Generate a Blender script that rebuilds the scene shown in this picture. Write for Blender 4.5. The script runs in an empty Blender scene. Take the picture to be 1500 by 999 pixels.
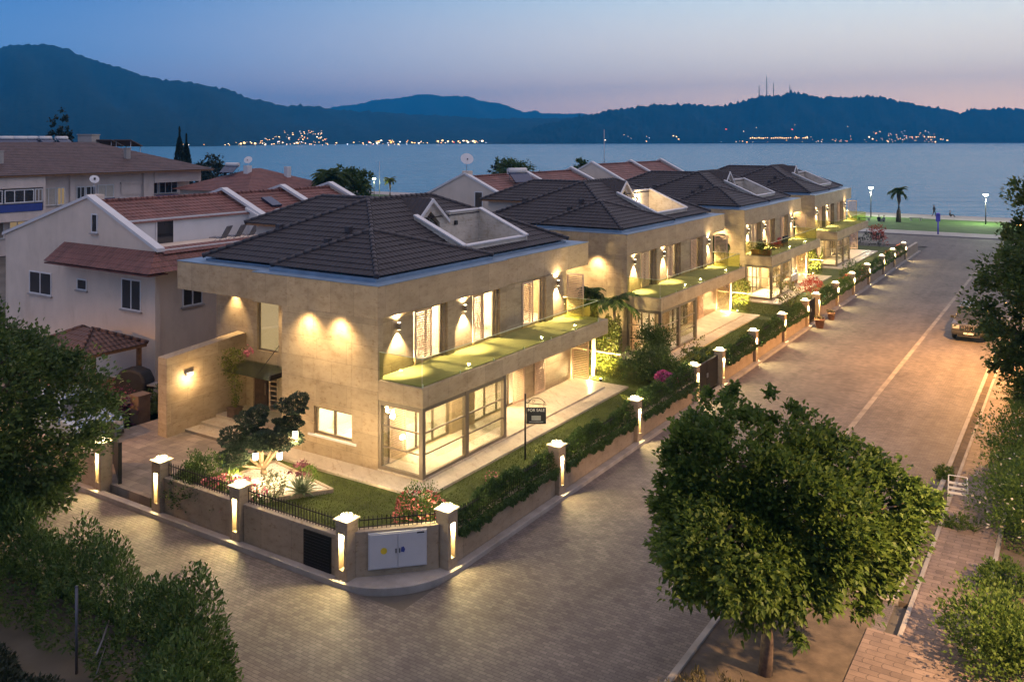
import bpy, bmesh, math, random
import numpy as np
from mathutils import Vector, Matrix
R = math.radians
rnd = random.Random(7)
S = bpy.context.scene
C = S.collection
PX = 1292.0; HCAM = 12.0; AZ = math.atan(835 / 1292.0)
SA, CA = math.sin(AZ), math.cos(AZ)

# ------------------------------------------------------------------ helpers
def tag(o, label=None, cat=None, group=None, kind=None):
    if label: o['label'] = label; o['kind'] = 'thing'
    if cat: o['category'] = cat
    if group: o['group'] = group
    if kind: o['kind'] = kind
    return o

def empty(name, loc=(0, 0, 0), rz=0.0, label=None, cat=None, group=None):
    o = bpy.data.objects.new(name, None); C.objects.link(o)
    o.location = loc; o.rotation_euler = (0, 0, rz); o.empty_display_size = .2
    return tag(o, label, cat, group)

def dup(o, parent=None, loc=None):
    c = o.copy(); C.objects.link(c)
    if parent is not None: c.parent = parent
    if loc is not None: c.location = loc
    for ch in list(o.children): dup(ch, c)
    return c

class MB:
    """collects faces; each face has a material slot"""
    def __init__(s): s.v = []; s.f = []; s.m = []; s.sm = []; s.slot = 0
    def face(s, pts, smooth=False):
        b = len(s.v); s.v += [tuple(p) for p in pts]; s.f.append(tuple(range(b, b + len(pts)))); s.m.append(s.slot); s.sm.append(smooth)
    def box(s, x0, x1, y0, y1, z0, z1):
        if x0 > x1: x0, x1 = x1, x0
        if y0 > y1: y0, y1 = y1, y0
        if z0 > z1: z0, z1 = z1, z0
        b = len(s.v)
        s.v += [(x0,y0,z0),(x1,y0,z0),(x1,y1,z0),(x0,y1,z0),(x0,y0,z1),(x1,y0,z1),(x1,y1,z1),(x0,y1,z1)]
        for q in ((0,3,2,1),(4,5,6,7),(0,1,5,4),(1,2,6,5),(2,3,7,6),(3,0,4,7)):
            s.f.append(tuple(b + i for i in q)); s.m.append(s.slot); s.sm.append(False)
        return s
    def obox(s, c, ax, half):
        """oriented box: centre, three unit axes, half sizes"""
        b = len(s.v); c = Vector(c); ax = [Vector(a) for a in ax]
        for k in ((-1,-1,-1),(1,-1,-1),(1,1,-1),(-1,1,-1),(-1,-1,1),(1,-1,1),(1,1,1),(-1,1,1)):
            s.v.append(tuple(c + ax[0]*half[0]*k[0] + ax[1]*half[1]*k[1] + ax[2]*half[2]*k[2]))
        for q in ((0,3,2,1),(4,5,6,7),(0,1,5,4),(1,2,6,5),(2,3,7,6),(3,0,4,7)):
            s.f.append(tuple(b + i for i in q)); s.m.append(s.slot); s.sm.append(False)
        return s
    def prism(s, poly, z0, z1):
        n = len(poly); b = len(s.v)
        s.v += [(p[0], p[1], z0) for p in poly] + [(p[0], p[1], z1) for p in poly]
        s.f.append(tuple(b + n + i for i in range(n))); s.m.append(s.slot); s.sm.append(False)
        s.f.append(tuple(b + n - 1 - i for i in range(n))); s.m.append(s.slot); s.sm.append(False)
        for i in range(n):
            j = (i + 1) % n
            s.f.append((b+i, b+j, b+n+j, b+n+i)); s.m.append(s.slot); s.sm.append(False)
        return s
    def slab(s, poly, axis, a0, a1):
        """polygon in the plane across an axis (0: poly is y,z; 1: poly is x,z), thick from a0 to a1"""
        n = len(poly); b = len(s.v)
        mk = (lambda p, a: (a, p[0], p[1])) if axis == 0 else (lambda p, a: (p[0], a, p[1]))
        s.v += [mk(p, a0) for p in poly] + [mk(p, a1) for p in poly]
        s.f.append(tuple(b + n + i for i in range(n))); s.f.append(tuple(b + n - 1 - i for i in range(n)))
        s.m += [s.slot]*2; s.sm += [False]*2
        for i in range(n):
            j = (i + 1) % n
            s.f.append((b+i, b+j, b+n+j, b+n+i)); s.m.append(s.slot); s.sm.append(False)
        return s
    def tube(s, pts, rad, n=8, cap=True):
        pts = [Vector(p) for p in pts]; k = len(pts)
        if not hasattr(rad, '__len__'): rad = [rad]*k
        b = len(s.v)
        for i, p in enumerate(pts):
            d = (pts[min(i+1, k-1)] - pts[max(i-1, 0)]).normalized()
            u = d.cross(Vector((0, 0, 1)))
            if u.length < 1e-3: u = d.cross(Vector((1, 0, 0)))
            u.normalize(); w = u.cross(d)
            for j in range(n):
                a = 2*math.pi*j/n
                s.v.append(tuple(p + (u*math.cos(a) + w*math.sin(a))*rad[i]))
        for i in range(k-1):
            for j in range(n):
                j2 = (j+1) % n
                s.f.append((b+i*n+j, b+i*n+j2, b+(i+1)*n+j2, b+(i+1)*n+j)); s.m.append(s.slot); s.sm.append(True)
        if cap:
            s.f.append(tuple(b + j for j in range(n))[::-1]); s.f.append(tuple(b+(k-1)*n+j for j in range(n)))
            s.m += [s.slot]*2; s.sm += [False]*2
        return s
    def lathe(s, prof, cx=0, cy=0, n=16):
        b = len(s.v); k = len(prof)
        for r, z in prof:
            for j in range(n):
                a = 2*math.pi*j/n; s.v.append((cx + r*math.cos(a), cy + r*math.sin(a), z))
        for i in range(k-1):
            for j in range(n):
                j2 = (j+1) % n
                s.f.append((b+i*n+j, b+i*n+j2, b+(i+1)*n+j2, b+(i+1)*n+j)); s.m.append(s.slot); s.sm.append(True)
        s.f.append(tuple(b + j for j in range(n))[::-1]); s.f.append(tuple(b+(k-1)*n+j for j in range(n)))
        s.m += [s.slot]*2; s.sm += [False]*2
        return s
    def build(s, name, mats, parent=None, bevel=0, loc=None):
        me = bpy.data.meshes.new(name); me.from_pydata(s.v, [], s.f)
        if not isinstance(mats, (list, tuple)): mats = [mats]
        for m in mats: me.materials.append(m)
        if len(mats) > 1: me.polygons.foreach_set('material_index', s.m)
        me.polygons.foreach_set('use_smooth', s.sm); me.update()
        o = bpy.data.objects.new(name, me); C.objects.link(o)
        if parent is not None: o.parent = parent
        if loc is not None: o.location = loc
        if bevel:
            md = o.modifiers.new('bevel', 'BEVEL'); md.width = bevel; md.segments = 2; md.limit_method = 'ANGLE'
        return o

LF = dict(room_light=30, hall_light=20, front_room_light=22, veranda_light=10, terrace_downlight=8, wall_lamp_beam=30, eave_spot=11, niche_lamp=5.5, cap_lamp=3.6, street_light=1.75, lantern_light=4, garden_spot=.9, wall_fill=1, blossom_light=6, corner_bush_light=5, ivy_spot=10, roof_terrace_lamp=8, privacy_wall_lamp=7, terrace_lamp_light=8)
def light(name, kind, loc, power, color, size=.05, parent=None, aim=None, spot=80, blend=.6):
    power *= LF.get(name, 1)
    l = bpy.data.lights.new(name, kind); l.energy = power; l.color = color
    if kind in ('POINT', 'SPOT'): l.shadow_soft_size = size
    if kind == 'AREA': l.shape = 'RECTANGLE'; l.size = size[0]; l.size_y = size[1]
    if kind == 'SPOT': l.spot_size = R(spot); l.spot_blend = blend
    o = bpy.data.objects.new(name, l); C.objects.link(o); o.location = loc
    if aim is not None: o.rotation_euler = Vector(aim).to_track_quat('-Z', 'Y').to_euler()
    if parent is not None: o.parent = parent
    return o

# ------------------------------------------------------------------ materials
def lin(r, g, b):
    f = lambda c: (c/255/12.92 if c/255 <= .04045 else ((c/255+.055)/1.055)**2.4)
    return (f(r), f(g), f(b))
class NT:
    def __init__(s, name):
        s.m = bpy.data.materials.new(name); s.m.use_nodes = True; s.t = s.m.node_tree; s.t.nodes.clear()
        s.out = s.n('ShaderNodeOutputMaterial')
    def n(s, t, **k):
        x = s.t.nodes.new(t)
        for a, v in k.items(): setattr(x, a, v)
        return x
    def l(s, a, b): s.t.links.new(a, b)
    def val(s, sock, v):
        if hasattr(v, 'links'): s.l(v, sock)
        else: sock.default_value = v
    def math(s, op, a, b=0.0, c=None):
        x = s.n('ShaderNodeMath', operation=op); s.val(x.inputs[0], a); s.val(x.inputs[1], b)
        if c is not None: s.val(x.inputs[2], c)
        return x.outputs[0]
    def coords(s, kind='Object'): return s.n('ShaderNodeTexCoord').outputs[kind]
    def sep(s, v): x = s.n('ShaderNodeSeparateXYZ'); s.l(v, x.inputs[0]); return x.outputs
    def comb(s, x, y, z=0.0):
        c = s.n('ShaderNodeCombineXYZ')
        for i, v in enumerate((x, y, z)): s.val(c.inputs[i], v)
        return c.outputs[0]
    def noise(s, vec, scale, detail=3, rough=.55):
        x = s.n('ShaderNodeTexNoise'); x.inputs['Scale'].default_value = scale; x.inputs['Detail'].default_value = detail; x.inputs['Roughness'].default_value = rough
        if vec is not None: s.l(vec, x.inputs['Vector'])
        return x.outputs['Fac']
    def ramp(s, fac, stops, interp='LINEAR'):
        x = s.n('ShaderNodeValToRGB'); s.l(fac, x.inputs[0]); e = x.color_ramp.elements; x.color_ramp.interpolation = interp
        while len(e) > 1: e.remove(e[-1])
        e[0].position = stops[0][0]; e[0].color = (*stops[0][1], 1)
        for p, c in stops[1:]: q = e.new(p); q.color = (*c, 1)
        return x.outputs[0]
    def mix(s, fac, a, b, mode='MIX'):
        x = s.n('ShaderNodeMix', data_type='RGBA', blend_type=mode); s.val(x.inputs[0], fac)
        for i, v in ((6, a), (7, b)):
            if isinstance(v, tuple) and len(v) == 3: v = (*v, 1)
            s.val(x.inputs[i], v)
        return x.outputs[2]
    def bump(s, h, strength=.3, dist=.02):
        x = s.n('ShaderNodeBump'); x.inputs['Strength'].default_value = strength; x.inputs['Distance'].default_value = dist; s.l(h, x.inputs['Height']); return x.outputs[0]
    def pbr(s, col, rough=.6, metal=0, normal=None, spec=.5, **k):
        p = s.n('ShaderNodeBsdfPrincipled')
        if isinstance(col, tuple) and len(col) == 3: col = (*col, 1)
        s.val(p.inputs['Base Color'], col); s.val(p.inputs['Roughness'], rough); p.inputs['Metallic'].default_value = metal
        p.inputs['Specular IOR Level'].default_value = spec
        if normal is not None: s.l(normal, p.inputs['Normal'])
        for a, v in k.items(): s.val(p.inputs[a.replace('_', ' ')], v)
        s.l(p.outputs[0], s.out.inputs[0]); return p

def plain(name, col, rough=.6, metal=0, var=.25, scale=3, bump=.15, bscale=30, spec=.5):
    n = NT(name); c = n.coords()
    f = n.noise(c, scale, 4)
    d = tuple(x*(1-var) for x in col); b = tuple(min(1, x*(1+var)) for x in col)
    col_ = n.ramp(f, [(.3, d), (.7, b)])
    n.pbr(col_, rough, metal, n.bump(n.noise(c, bscale, 3), bump, .01) if bump else None, spec)
    return n.m

def emis(name, col, strength):
    n = NT(name); e = n.n('ShaderNodeEmission'); e.inputs[0].default_value = (*col, 1); e.inputs[1].default_value = strength
    n.l(e.outputs[0], n.out.inputs[0])
    try: n.m.cycles.emission_sampling = 'NONE'
    except Exception: pass
    return n.m

def stone(name, base, bw, rh, offset=.5, var=.12, mortar=.006, floor=False, rough=.55):
    n = NT(name); c = n.coords(); x, y, z = n.sep(c)
    v = n.comb(x, y) if floor else n.comb(n.math('ADD', x, y), z)
    b = n.n('ShaderNodeTexBrick'); n.l(v, b.inputs['Vector']); b.offset = offset
    b.inputs['Scale'].default_value = 1; b.inputs['Brick Width'].default_value = bw; b.inputs['Row Height'].default_value = rh
    b.inputs['Mortar Size'].default_value = mortar; b.inputs['Mortar Smooth'].default_value = .2; b.inputs['Bias'].default_value = 0
    b.inputs['Color1'].default_value = (*(t*(1-var) for t in base), 1); b.inputs['Color2'].default_value = (*(min(1, t*(1+var)) for t in base), 1)
    b.inputs['Mortar'].default_value = (*(t*.55 for t in base), 1)
    st = n.comb(n.math('MULTIPLY', n.math('ADD', x, y), .9), y if floor else x, n.math('MULTIPLY', z, 2.2))
    f = n.noise(st, 1.3, 8, .62); g = n.noise(c, .35, 3)
    dk = n.ramp(f, [(.30, (.76, .72, .66)), (.5, (.97, .96, .95)), (.72, (1.08, 1.07, 1.05))])
    col = n.mix(1.0, b.outputs[0], dk, 'MULTIPLY')
    vn = n.noise(n.comb(n.math('MULTIPLY', n.math('ADD', x, y), 2.2), x if not floor else y, n.math('MULTIPLY', z, 4.5)), 2.4, 9, .7)
    col = n.mix(.8, col, n.ramp(vn, [(.36, (.70, .60, .48)), (.44, (.98, .97, .95)), (.56, (1.0, 1.0, 1.0)), (.66, (1.10, 1.09, 1.06))]), 'MULTIPLY')
    col = n.mix(1.0, col, n.ramp(g, [(.3, (.88, .86, .82)), (.7, (1.06, 1.06, 1.05))]), 'MULTIPLY')
    h = n.math('ADD', n.math('MULTIPLY', b.outputs['Fac'], -1.0), n.math('MULTIPLY', f, .25))
    n.pbr(col, rough, 0, n.bump(h, .35, .01), .35)
    return n.m

M = {}
M['stone'] = stone('travertine_cladding', (.43, .335, .215), 1.5, .78)
M['fascia'] = stone('travertine_fascia', (.45, .35, .225), 1.15, 40, 0, .1)
M['wallstone'] = stone('garden_wall_stone', (.36, .285, .20), 1.25, 5, 0, .1)
M['deck'] = stone('terrace_stone', (.55, .48, .38), .8, .8, 0, .06, .005, True, .35)
M['steps'] = stone('entrance_stone', (.42, .35, .27), .9, .9, .5, .1, .006, True, .5)
def stained(name, col, rough=.85):
    n = NT(name); c = n.coords(); x, y, z = n.sep(c)
    f = n.noise(c, .7, 4); st = n.noise(n.comb(n.math('MULTIPLY', n.math('ADD', x, y), .9), 0.0, n.math('MULTIPLY', z, .30)), .9, 7, .7)
    base = n.ramp(f, [(.3, tuple(q*.9 for q in col)), (.7, tuple(q*1.06 for q in col))])
    base = n.mix(1.0, base, n.ramp(st, [(.30, (.84, .81, .77)), (.46, (.97, .97, .96)), (.7, (1.03, 1.03, 1.03))]), 'MULTIPLY')
    n.pbr(base, rough, 0, n.bump(n.noise(c, 50, 3), .2, .01)); return n.m
M['plaster'] = stained('cream_plaster', (.68, .56, .45))
M['plaster_pink'] = stained('pale_pink_plaster', (.70, .57, .49))
M['white'] = plain('white_render', (.60, .59, .58), .7, 0, .06, 1, .12, 60)
M['interior'] = plain('interior_white', (.78, .70, .58), .8, 0, .04, 1, .05, 30)
M['frame'] = plain('bronze_frame', (.17, .135, .095), .45, .2, .1, 5, .03)
M['darkmetal'] = plain('dark_iron', (.018, .017, .016), .5, .4, .2, 8, .05)
M['greymetal'] = plain('grey_metal', (.35, .36, .38), .4, .6, .1, 6, .05)
M['gutter'] = plain('zinc_flashing', (.17, .25, .34), .38, .25, .18, 2, .05)
M['louvre'] = plain('louvre_wood', (.70, .50, .33), .55, 0, .15, 9, .1)
M['wood'] = plain('orange_brown_wood', (.26, .12, .045), .6, 0, .3, 6, .2, 25)
M['wooddark'] = plain('dark_brown_wood', (.07, .04, .025), .6, 0, .3, 6, .2, 25)
M['turf'] = plain('balcony_green_mat', (.31, .29, .15), .9, 0, .2, 1.2, .4, 180)
M['soil'] = plain('dry_soil', (.10, .075, .05), .95, 0, .4, 2.5, .8, 14)
M['earth'] = plain('bare_ground', (.09, .08, .065), .95, 0, .35, .5, .6, 6)
M['lawn'] = plain('lawn_soil_green', (.075, .095, .014), .95, 0, .35, 1.6, .8, 60)
M['kerb'] = plain('kerb_concrete', (.30, .27, .235), .8, 0, .25, 1.5, .3, 40)
M['gutterstone'] = plain('worn_gutter_stone', (.235, .205, .175), .85, 0, .35, 1.2, .4, 30)
M['cabinet'] = plain('white_lacquer_steel', (.46, .45, .45), .45, 0, .05, 2, .03)
M['terracotta'] = plain('terracotta', (.22, .10, .06), .8, 0, .25, 6, .2)
M['pebble'] = plain('white_pebbles', (.52, .48, .42), .8, 0, .45, 14, 1.0, 22)
M['bark'] = plain('grey_bark', (.12, .085, .06), .9, 0, .4, 7, .8, 18)
M['palebark'] = plain('pale_brown_bark', (.15, .105, .065), .9, 0, .3, 7, .6, 18)  # slightly lighter brown bark for the cloud pruned tree
M['black'] = plain('black_cover', (.012, .012, .013), .7, 0, .3, 3, .3, 9)
M['cloth'] = plain('pale_cushion', (.55, .52, .48), .9, 0, .1, 4, .2)
M['redcloth'] = plain('red_cushion', (.35, .05, .04), .9, 0, .2, 4, .2)
M['skin'] = plain('skin', (.36, .22, .15), .6, 0, .1, 6, .03)
M['dark_cloth'] = plain('dark_clothing', (.03, .03, .035), .9, 0, .3, 5, .2)
M['grey_cloth'] = plain('grey_clothing', (.16, .16, .17), .9, 0, .3, 5, .2)
M['hair'] = plain('dark_hair', (.015, .012, .010), .7, 0, .3, 20, .2)
M['yellow'] = plain('yellow_sticker', (.60, .42, .02), .5, 0, .05, 3, 0)
M['blue_sticker'] = plain('blue_sticker', (.03, .05, .22), .5, 0, .05, 3, 0)
M['bluepanel'] = plain('blue_balcony_panel', (.025, .05, .24), .4, 0, .1, 3, .02)
M['purple'] = plain('violet_sign_paint', (.12, .10, .50), .4, 0, .05, 3, 0)
M['concrete'] = plain('promenade_concrete', (.34, .31, .28), .85, 0, .15, .6, .3, 10)
M['carpaint'] = plain('dark_silver_car_paint', (.085, .088, .10), .30, .5, .03, 2, 0)
M['carpaint_pale'] = plain('pale_blue_car_paint', (.26, .36, .52), .25, .2, .03, 2, 0)
M['tyre'] = plain('tyre_rubber', (.014, .014, .015), .85, 0, .2, 9, .2)
M['trim'] = plain('black_plastic', (.02, .02, .022), .5, 0, .2, 9, .05)
M['chrome'] = plain('chrome_trim', (.6, .6, .62), .18, 1, .02, 2, 0)
M['headlamp'] = plain('headlamp_lens', (.5, .5, .5), .1, .3, .05, 6, 0)
M['letter'] = plain('white_lettering', (.72, .70, .66), .6, 0, .02, 3, 0)
M['panel'] = plain('solar_panel', (.03, .045, .09), .2, .3, .1, 3, 0)
M['curtain'] = plain('pale_curtain', (.50, .44, .36), .9, 0, .12, 7, .2, 12)
M['curtain_dark'] = plain('brown_curtain', (.22, .17, .13), .9, 0, .2, 7, .2, 12)

def tiles(name, base, along):
    """roof tile: columns repeat along one horizontal axis; courses are real steps in the mesh"""
    n = NT(name); c = n.coords(); x, y, z = n.sep(c)
    t = (x, y)[along]; o = (x, y)[1-along]
    w = n.math('ABSOLUTE', n.math('SINE', n.math('MULTIPLY', t, math.pi/.24)))
    cell = n.n('ShaderNodeTexWhiteNoise'); cell.noise_dimensions = '2D'
    n.l(n.comb(n.math('FLOOR', n.math('MULTIPLY', t, 1/.24)), n.math('FLOOR', n.math('MULTIPLY', o, 1/.34))), cell.inputs['Vector'])
    var = n.math('ADD', n.math('MULTIPLY', cell.outputs[0], .30), n.math('MULTIPLY', n.noise(c, .8, 4), .8))
    col = n.ramp(var, [(.25, tuple(q*.65 for q in base)), (.85, tuple(q*1.4 for q in base))])
    n.pbr(col, .62, 0, n.bump(w, .7, .05), .35)
    return n.m
DK = (.025, .020, .022); RD = (.155, .062, .048)
M['tile_x'] = tiles('charcoal_tile_x', DK, 1); M['tile_y'] = tiles('charcoal_tile_y', DK, 0)
M['red_x'] = tiles('red_tile_x', RD, 1); M['red_y'] = tiles('red_tile_y', RD, 0)
BR = (.085, .052, .046)
M['brown_x'] = tiles('brown_tile_x', BR, 1); M['brown_y'] = tiles('brown_tile_y', BR, 0)
M['tile_ridge'] = plain('charcoal_ridge_tile', (.042, .035, .037), .6, 0, .3, 4, .2, 12)

def pavers(name, base, bw, rh, mort=.008, big=.3, warm=None):
    n = NT(name); c = n.coords(); x, y, z = n.sep(c)
    # zigzag interlocking outline
    wx = n.math('MULTIPLY', n.math('PINGPONG', n.math('MULTIPLY', y, 1.0), rh*.5), .35)
    v = n.comb(n.math('ADD', x, wx), y)
    b = n.n('ShaderNodeTexBrick'); n.l(v, b.inputs['Vector']); b.inputs['Scale'].default_value = 1
    b.inputs['Brick Width'].default_value = bw; b.inputs['Row Height'].default_value = rh; b.inputs['Mortar Size'].default_value = mort; b.inputs['Mortar Smooth'].default_value = .3
    b.inputs['Bias'].default_value = 0
    b.inputs['Color1'].default_value = (*(t*.80 for t in base), 1); b.inputs['Color2'].default_value = (*(t*1.18 for t in base), 1); b.inputs['Mortar'].default_value = (*(t*.55 for t in base), 1)
    f = n.noise(c, .22, 5, .6); g = n.noise(c, 2.2, 4, .6); k = n.noise(n.comb(n.math('MULTIPLY', x, 1.4), n.math('MULTIPLY', y, .10)), 1.0, 4, .6)
    col = n.mix(1.0, b.outputs[0], n.ramp(f, [(.3, (.74, .73, .72)), (.68, (1.15, 1.13, 1.1))]), 'MULTIPLY')
    col = n.mix(1.0, col, n.ramp(g, [(.32, (.82, .82, .82)), (.66, (1.1, 1.1, 1.08))]), 'MULTIPLY')
    col = n.mix(.8, col, n.ramp(k, [(.3, (.80, .79, .78)), (.7, (1.12, 1.12, 1.12))]), 'MULTIPLY')
    st = n.noise(n.comb(n.math('MULTIPLY', x, 1.0), n.math('MULTIPLY', y, .55), 3.7), .55, 6, .68)
    col = n.mix(1.0, col, n.ramp(st, [(.34, (.72, .71, .70)), (.43, (.94, .94, .94)), (.6, (1.0, 1.0, 1.0)), (.72, (1.10, 1.10, 1.09))]), 'MULTIPLY')
    h = n.math('ADD', n.math('MULTIPLY', b.outputs['Fac'], -1.0), n.math('MULTIPLY', g, .3))
    n.pbr(col, .72, 0, n.bump(h, .6, .012), .35)
    return n.m
M['road'] = pavers('street_pavers', (.158, .136, .125), .21, .11)
M['brickpave'] = pavers('pink_brick_pavers', (.22, .165, .135), .42, .21, .012)
M['drive'] = pavers('driveway_stone', (.26, .21, .165), .6, .4, .008)

def leafmat(name, c0, c1, trans=.25, rough=.55):
    n = NT(name); a = n.n('ShaderNodeAttribute'); a.attribute_name = 'tint'
    col = n.ramp(a.outputs['Fac'], [(0, c0), (1, c1)])
    d = n.n('ShaderNodeBsdfPrincipled'); n.l(col, d.inputs['Base Color']); d.inputs['Roughness'].default_value = rough; d.inputs['Specular IOR Level'].default_value = .3
    t = n.n('ShaderNodeBsdfTranslucent'); n.l(col, t.inputs[0])
    m = n.n('ShaderNodeMixShader'); m.inputs[0].default_value = trans; n.l(d.outputs[0], m.inputs[1]); n.l(t.outputs[0], m.inputs[2]); n.l(m.outputs[0], n.out.inputs[0])
    return n.m
M['leaf'] = leafmat('bright_green_leaf', (.050, .098, .015), (.118, .172, .030), .45)
M['leaf_dark'] = leafmat('dark_green_leaf', (.040, .076, .018), (.092, .135, .034), .3)
M['leaf_hedge'] = leafmat('hedge_leaf', (.034, .074, .014), (.078, .128, .028), .3)
M['leaf_blue'] = leafmat('bluish_needle', (.028, .048, .030), (.060, .088, .050))
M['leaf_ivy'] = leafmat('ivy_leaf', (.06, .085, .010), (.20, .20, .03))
M['leaf_dry'] = leafmat('dry_weed', (.09, .075, .03), (.16, .13, .05))
M['leaf_pale'] = leafmat('silvery_leaf', (.10, .12, .06), (.26, .28, .17))
M['leaf_black'] = leafmat('blackish_green_leaf', (.012, .020, .012), (.030, .044, .022))  # very dark green for background trees, end hedge and undergrowth
M['fl_pink'] = leafmat('pink_petal', (.40, .07, .13), (.62, .24, .26))
M['fl_red'] = leafmat('red_petal', (.36, .04, .03), (.60, .14, .07))
M['fl_purple'] = leafmat('purple_bract', (.10, .025, .055), (.22, .07, .10))
M['fl_mag'] = leafmat('magenta_petal', (.45, .06, .20), (.66, .16, .36))
M['fl_white'] = leafmat('cream_petal', (.45, .40, .30), (.62, .58, .48))
M['fl_bi'] = leafmat('red_pink_petal', (.42, .045, .05), (.66, .26, .24))
M['grass'] = leafmat('grass_blade', (.060, .085, .010), (.13, .16, .022), .3)

def glass(name, tint, refl=.5, rough=.02):
    n = NT(name); tr = n.n('ShaderNodeBsdfTransparent'); tr.inputs[0].default_value = (*tint, 1)
    g = n.n('ShaderNodeBsdfGlossy'); g.inputs['Roughness'].default_value = rough; g.inputs[0].default_value = (.9, .95, 1, 1)
    f = n.n('ShaderNodeFresnel'); f.inputs[0].default_value = 1.45
    m = n.n('ShaderNodeMixShader'); n.l(n.math('MULTIPLY', f.outputs[0], refl), m.inputs[0]); n.l(tr.outputs[0], m.inputs[1]); n.l(g.outputs[0], m.inputs[2]); n.l(m.outputs[0], n.out.inputs[0])
    return n.m
M['glass'] = glass('window_glass', (.95, .95, .92))
M['rail_glass'] = glass('green_rail_glass', (.90, .93, .72), .05)
M['canopy_glass'] = glass('frosted_canopy_glass', (.55, .62, .50), .8, .2)
M['dark_glass'] = plain('dark_window_glass', (.02, .022, .026), .08, 0, .1, 2, 0, spec=.8)
WARM = (1.0, .70, .36); WARM2 = (1.0, .76, .44); SODIUM = (1.0, .47, .12); YELL = (1.0, .78, .34)
M['bulb'] = emis('warm_bulb', (1.0, .80, .48), 14)
M['bulb_soft'] = emis('lantern_glow', (1.0, .82, .55), 7)
M['bulb_white'] = emis('white_lamp', (.88, 1.0, .74), 26)
M['bulb_green'] = emis('greenish_lamp', (.85, 1.0, .55), 12)
M['bulb_sodium'] = emis('sodium_lamp', SODIUM, 20)
M['lit_pane'] = emis('lit_window_glow', (1.0, .74, .36), .65)
M['lit_pane_dim'] = emis('dim_lit_window', (1.0, .70, .40), .20)
M['lit_blind'] = emis('lit_blind', (1.0, .70, .34), .62)

# ------------------------------------------------------------------ foliage
def leaf_mesh(name, P, D, size, mats, parent=None, width=.6, seed=0, droop=0.0, fold=.25, loc=None, slots=None):
    rg = np.random.RandomState(seed); P = np.asarray(P, float); n = len(P); D = np.asarray(D, float)
    D = D/np.maximum(np.linalg.norm(D, axis=1, keepdims=True), 1e-6)
    rv = rg.normal(size=(n, 3))*.55 + np.array([0, 0, 1.1]); U = np.cross(D, rv); U /= np.maximum(np.linalg.norm(U, axis=1, keepdims=True), 1e-6)
    Nn = np.cross(U, D)
    s = (np.asarray(size)*(rg.uniform(.65, 1.3, n)))[:, None]
    base = P - D*s*.5; tip = P + D*s*.5; mid = P - D*s*.05
    l = mid + U*s*width*.5 + Nn*s*fold*.4; r = mid - U*s*width*.5 + Nn*s*fold*.4
    if droop: tip = tip - np.array([0, 0, 1])*s*droop
    V = np.stack([base, l, tip, r], 1).reshape(-1, 3)
    me = bpy.data.meshes.new(name); me.vertices.add(4*n); me.vertices.foreach_set('co', V.ravel())
    idx = np.arange(n)*4; F = np.stack([idx, idx+1, idx+2, idx, idx+2, idx+3], 1).reshape(-1)
    me.loops.add(6*n); me.loops.foreach_set('vertex_index', F)
    me.polygons.add(2*n); me.polygons.foreach_set('loop_start', np.arange(2*n)*3); me.polygons.foreach_set('loop_total', np.full(2*n, 3))
    if not isinstance(mats, (list, tuple)): mats = [mats]
    for m in mats: me.materials.append(m)
    if slots is not None: me.polygons.foreach_set('material_index', np.repeat(np.asarray(slots, dtype=np.int32), 2))
    me.update(calc_edges=True)
    at = me.attributes.new('tint', 'FLOAT', 'POINT'); at.data.foreach_set('value', np.repeat(rg.uniform(0, 1, n), 4).astype(np.float32))
    o = bpy.data.objects.new(name, me); C.objects.link(o)
    if parent is not None: o.parent = parent
    if loc is not None: o.location = loc
    return o

def lump(d, seed):
    rg = np.random.RandomState(seed); v = np.ones(len(d))
    for k in range(7):
        a = rg.normal(size=3)*rg.uniform(1.5, 4.2); v += .125*np.sin(d @ a + rg.uniform(0, 6.28))
    return v

def crown_points(rx, ry, rz, ncl, per, cr, seed, fill=.45, flat=0.0, up=.35):
    rg = np.random.RandomState(seed)
    d = rg.normal(size=(ncl, 3)); d /= np.linalg.norm(d, axis=1, keepdims=True)
    if flat: d[:, 2] = np.where(d[:, 2] < -flat, -flat*rg.uniform(.3, 1, ncl), d[:, 2])
    r = rg.uniform(fill, 1, ncl)**.6*lump(d, seed+1)
    c = d*r[:, None]*np.array([rx, ry, rz])
    csz = cr*rg.uniform(.55, 1.35, ncl)
    off = rg.normal(size=(ncl, per, 3)); off /= np.linalg.norm(off, axis=2, keepdims=True); off *= (rg.uniform(.15, 1, (ncl, per, 1)))
    P = c[:, None, :] + off*csz[:, None, None]
    D = off*.9 + d[:, None, :]*.6 + rg.normal(size=off.shape)*.45 + np.array([0, 0, up])
    return P.reshape(-1, 3), D.reshape(-1, 3), c

def tree(name, loc, rx, ry, rz, zc, ncl, per, ls, cr, mat, label, seed, trunk_r=.12, group=None, cat='tree', width=.7, bark='bark', fill=.45, flat=0, limbs=9, up=.35, droop=.1):
    t = empty(name, loc, 0, label, cat, group)
    P, D, c = crown_points(rx, ry, rz, ncl, per, cr, seed, fill, flat, up)
    P[:, 2] += zc; c = c.copy(); c[:, 2] += zc
    leaf_mesh('crown', P, D, ls, M[mat], t, width, seed, droop)
    m = MB(); rg = random.Random(seed)
    top = zc + rz*.25
    pts = [(rg.uniform(-.05, .05)*k, rg.uniform(-.05, .05)*k, top*k/5) for k in range(6)]
    m.tube(pts, [trunk_r*(1.25 - .19*k) for k in range(6)], 9)
    for i in range(limbs):
        q = c[rg.randrange(len(c))]; z0 = max(top*.3, min(top*.95, q[2] - .5*abs(q[0]) - .3)); s = Vector((0, 0, z0))
        e = Vector(q); mid = s.lerp(e, .5) + Vector((0, 0, .12*rz))
        m.tube([s, mid, e], [trunk_r*.5, trunk_r*.3, trunk_r*.1], 6)
    m.build('trunk', M[bark], t)
    return t

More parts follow.
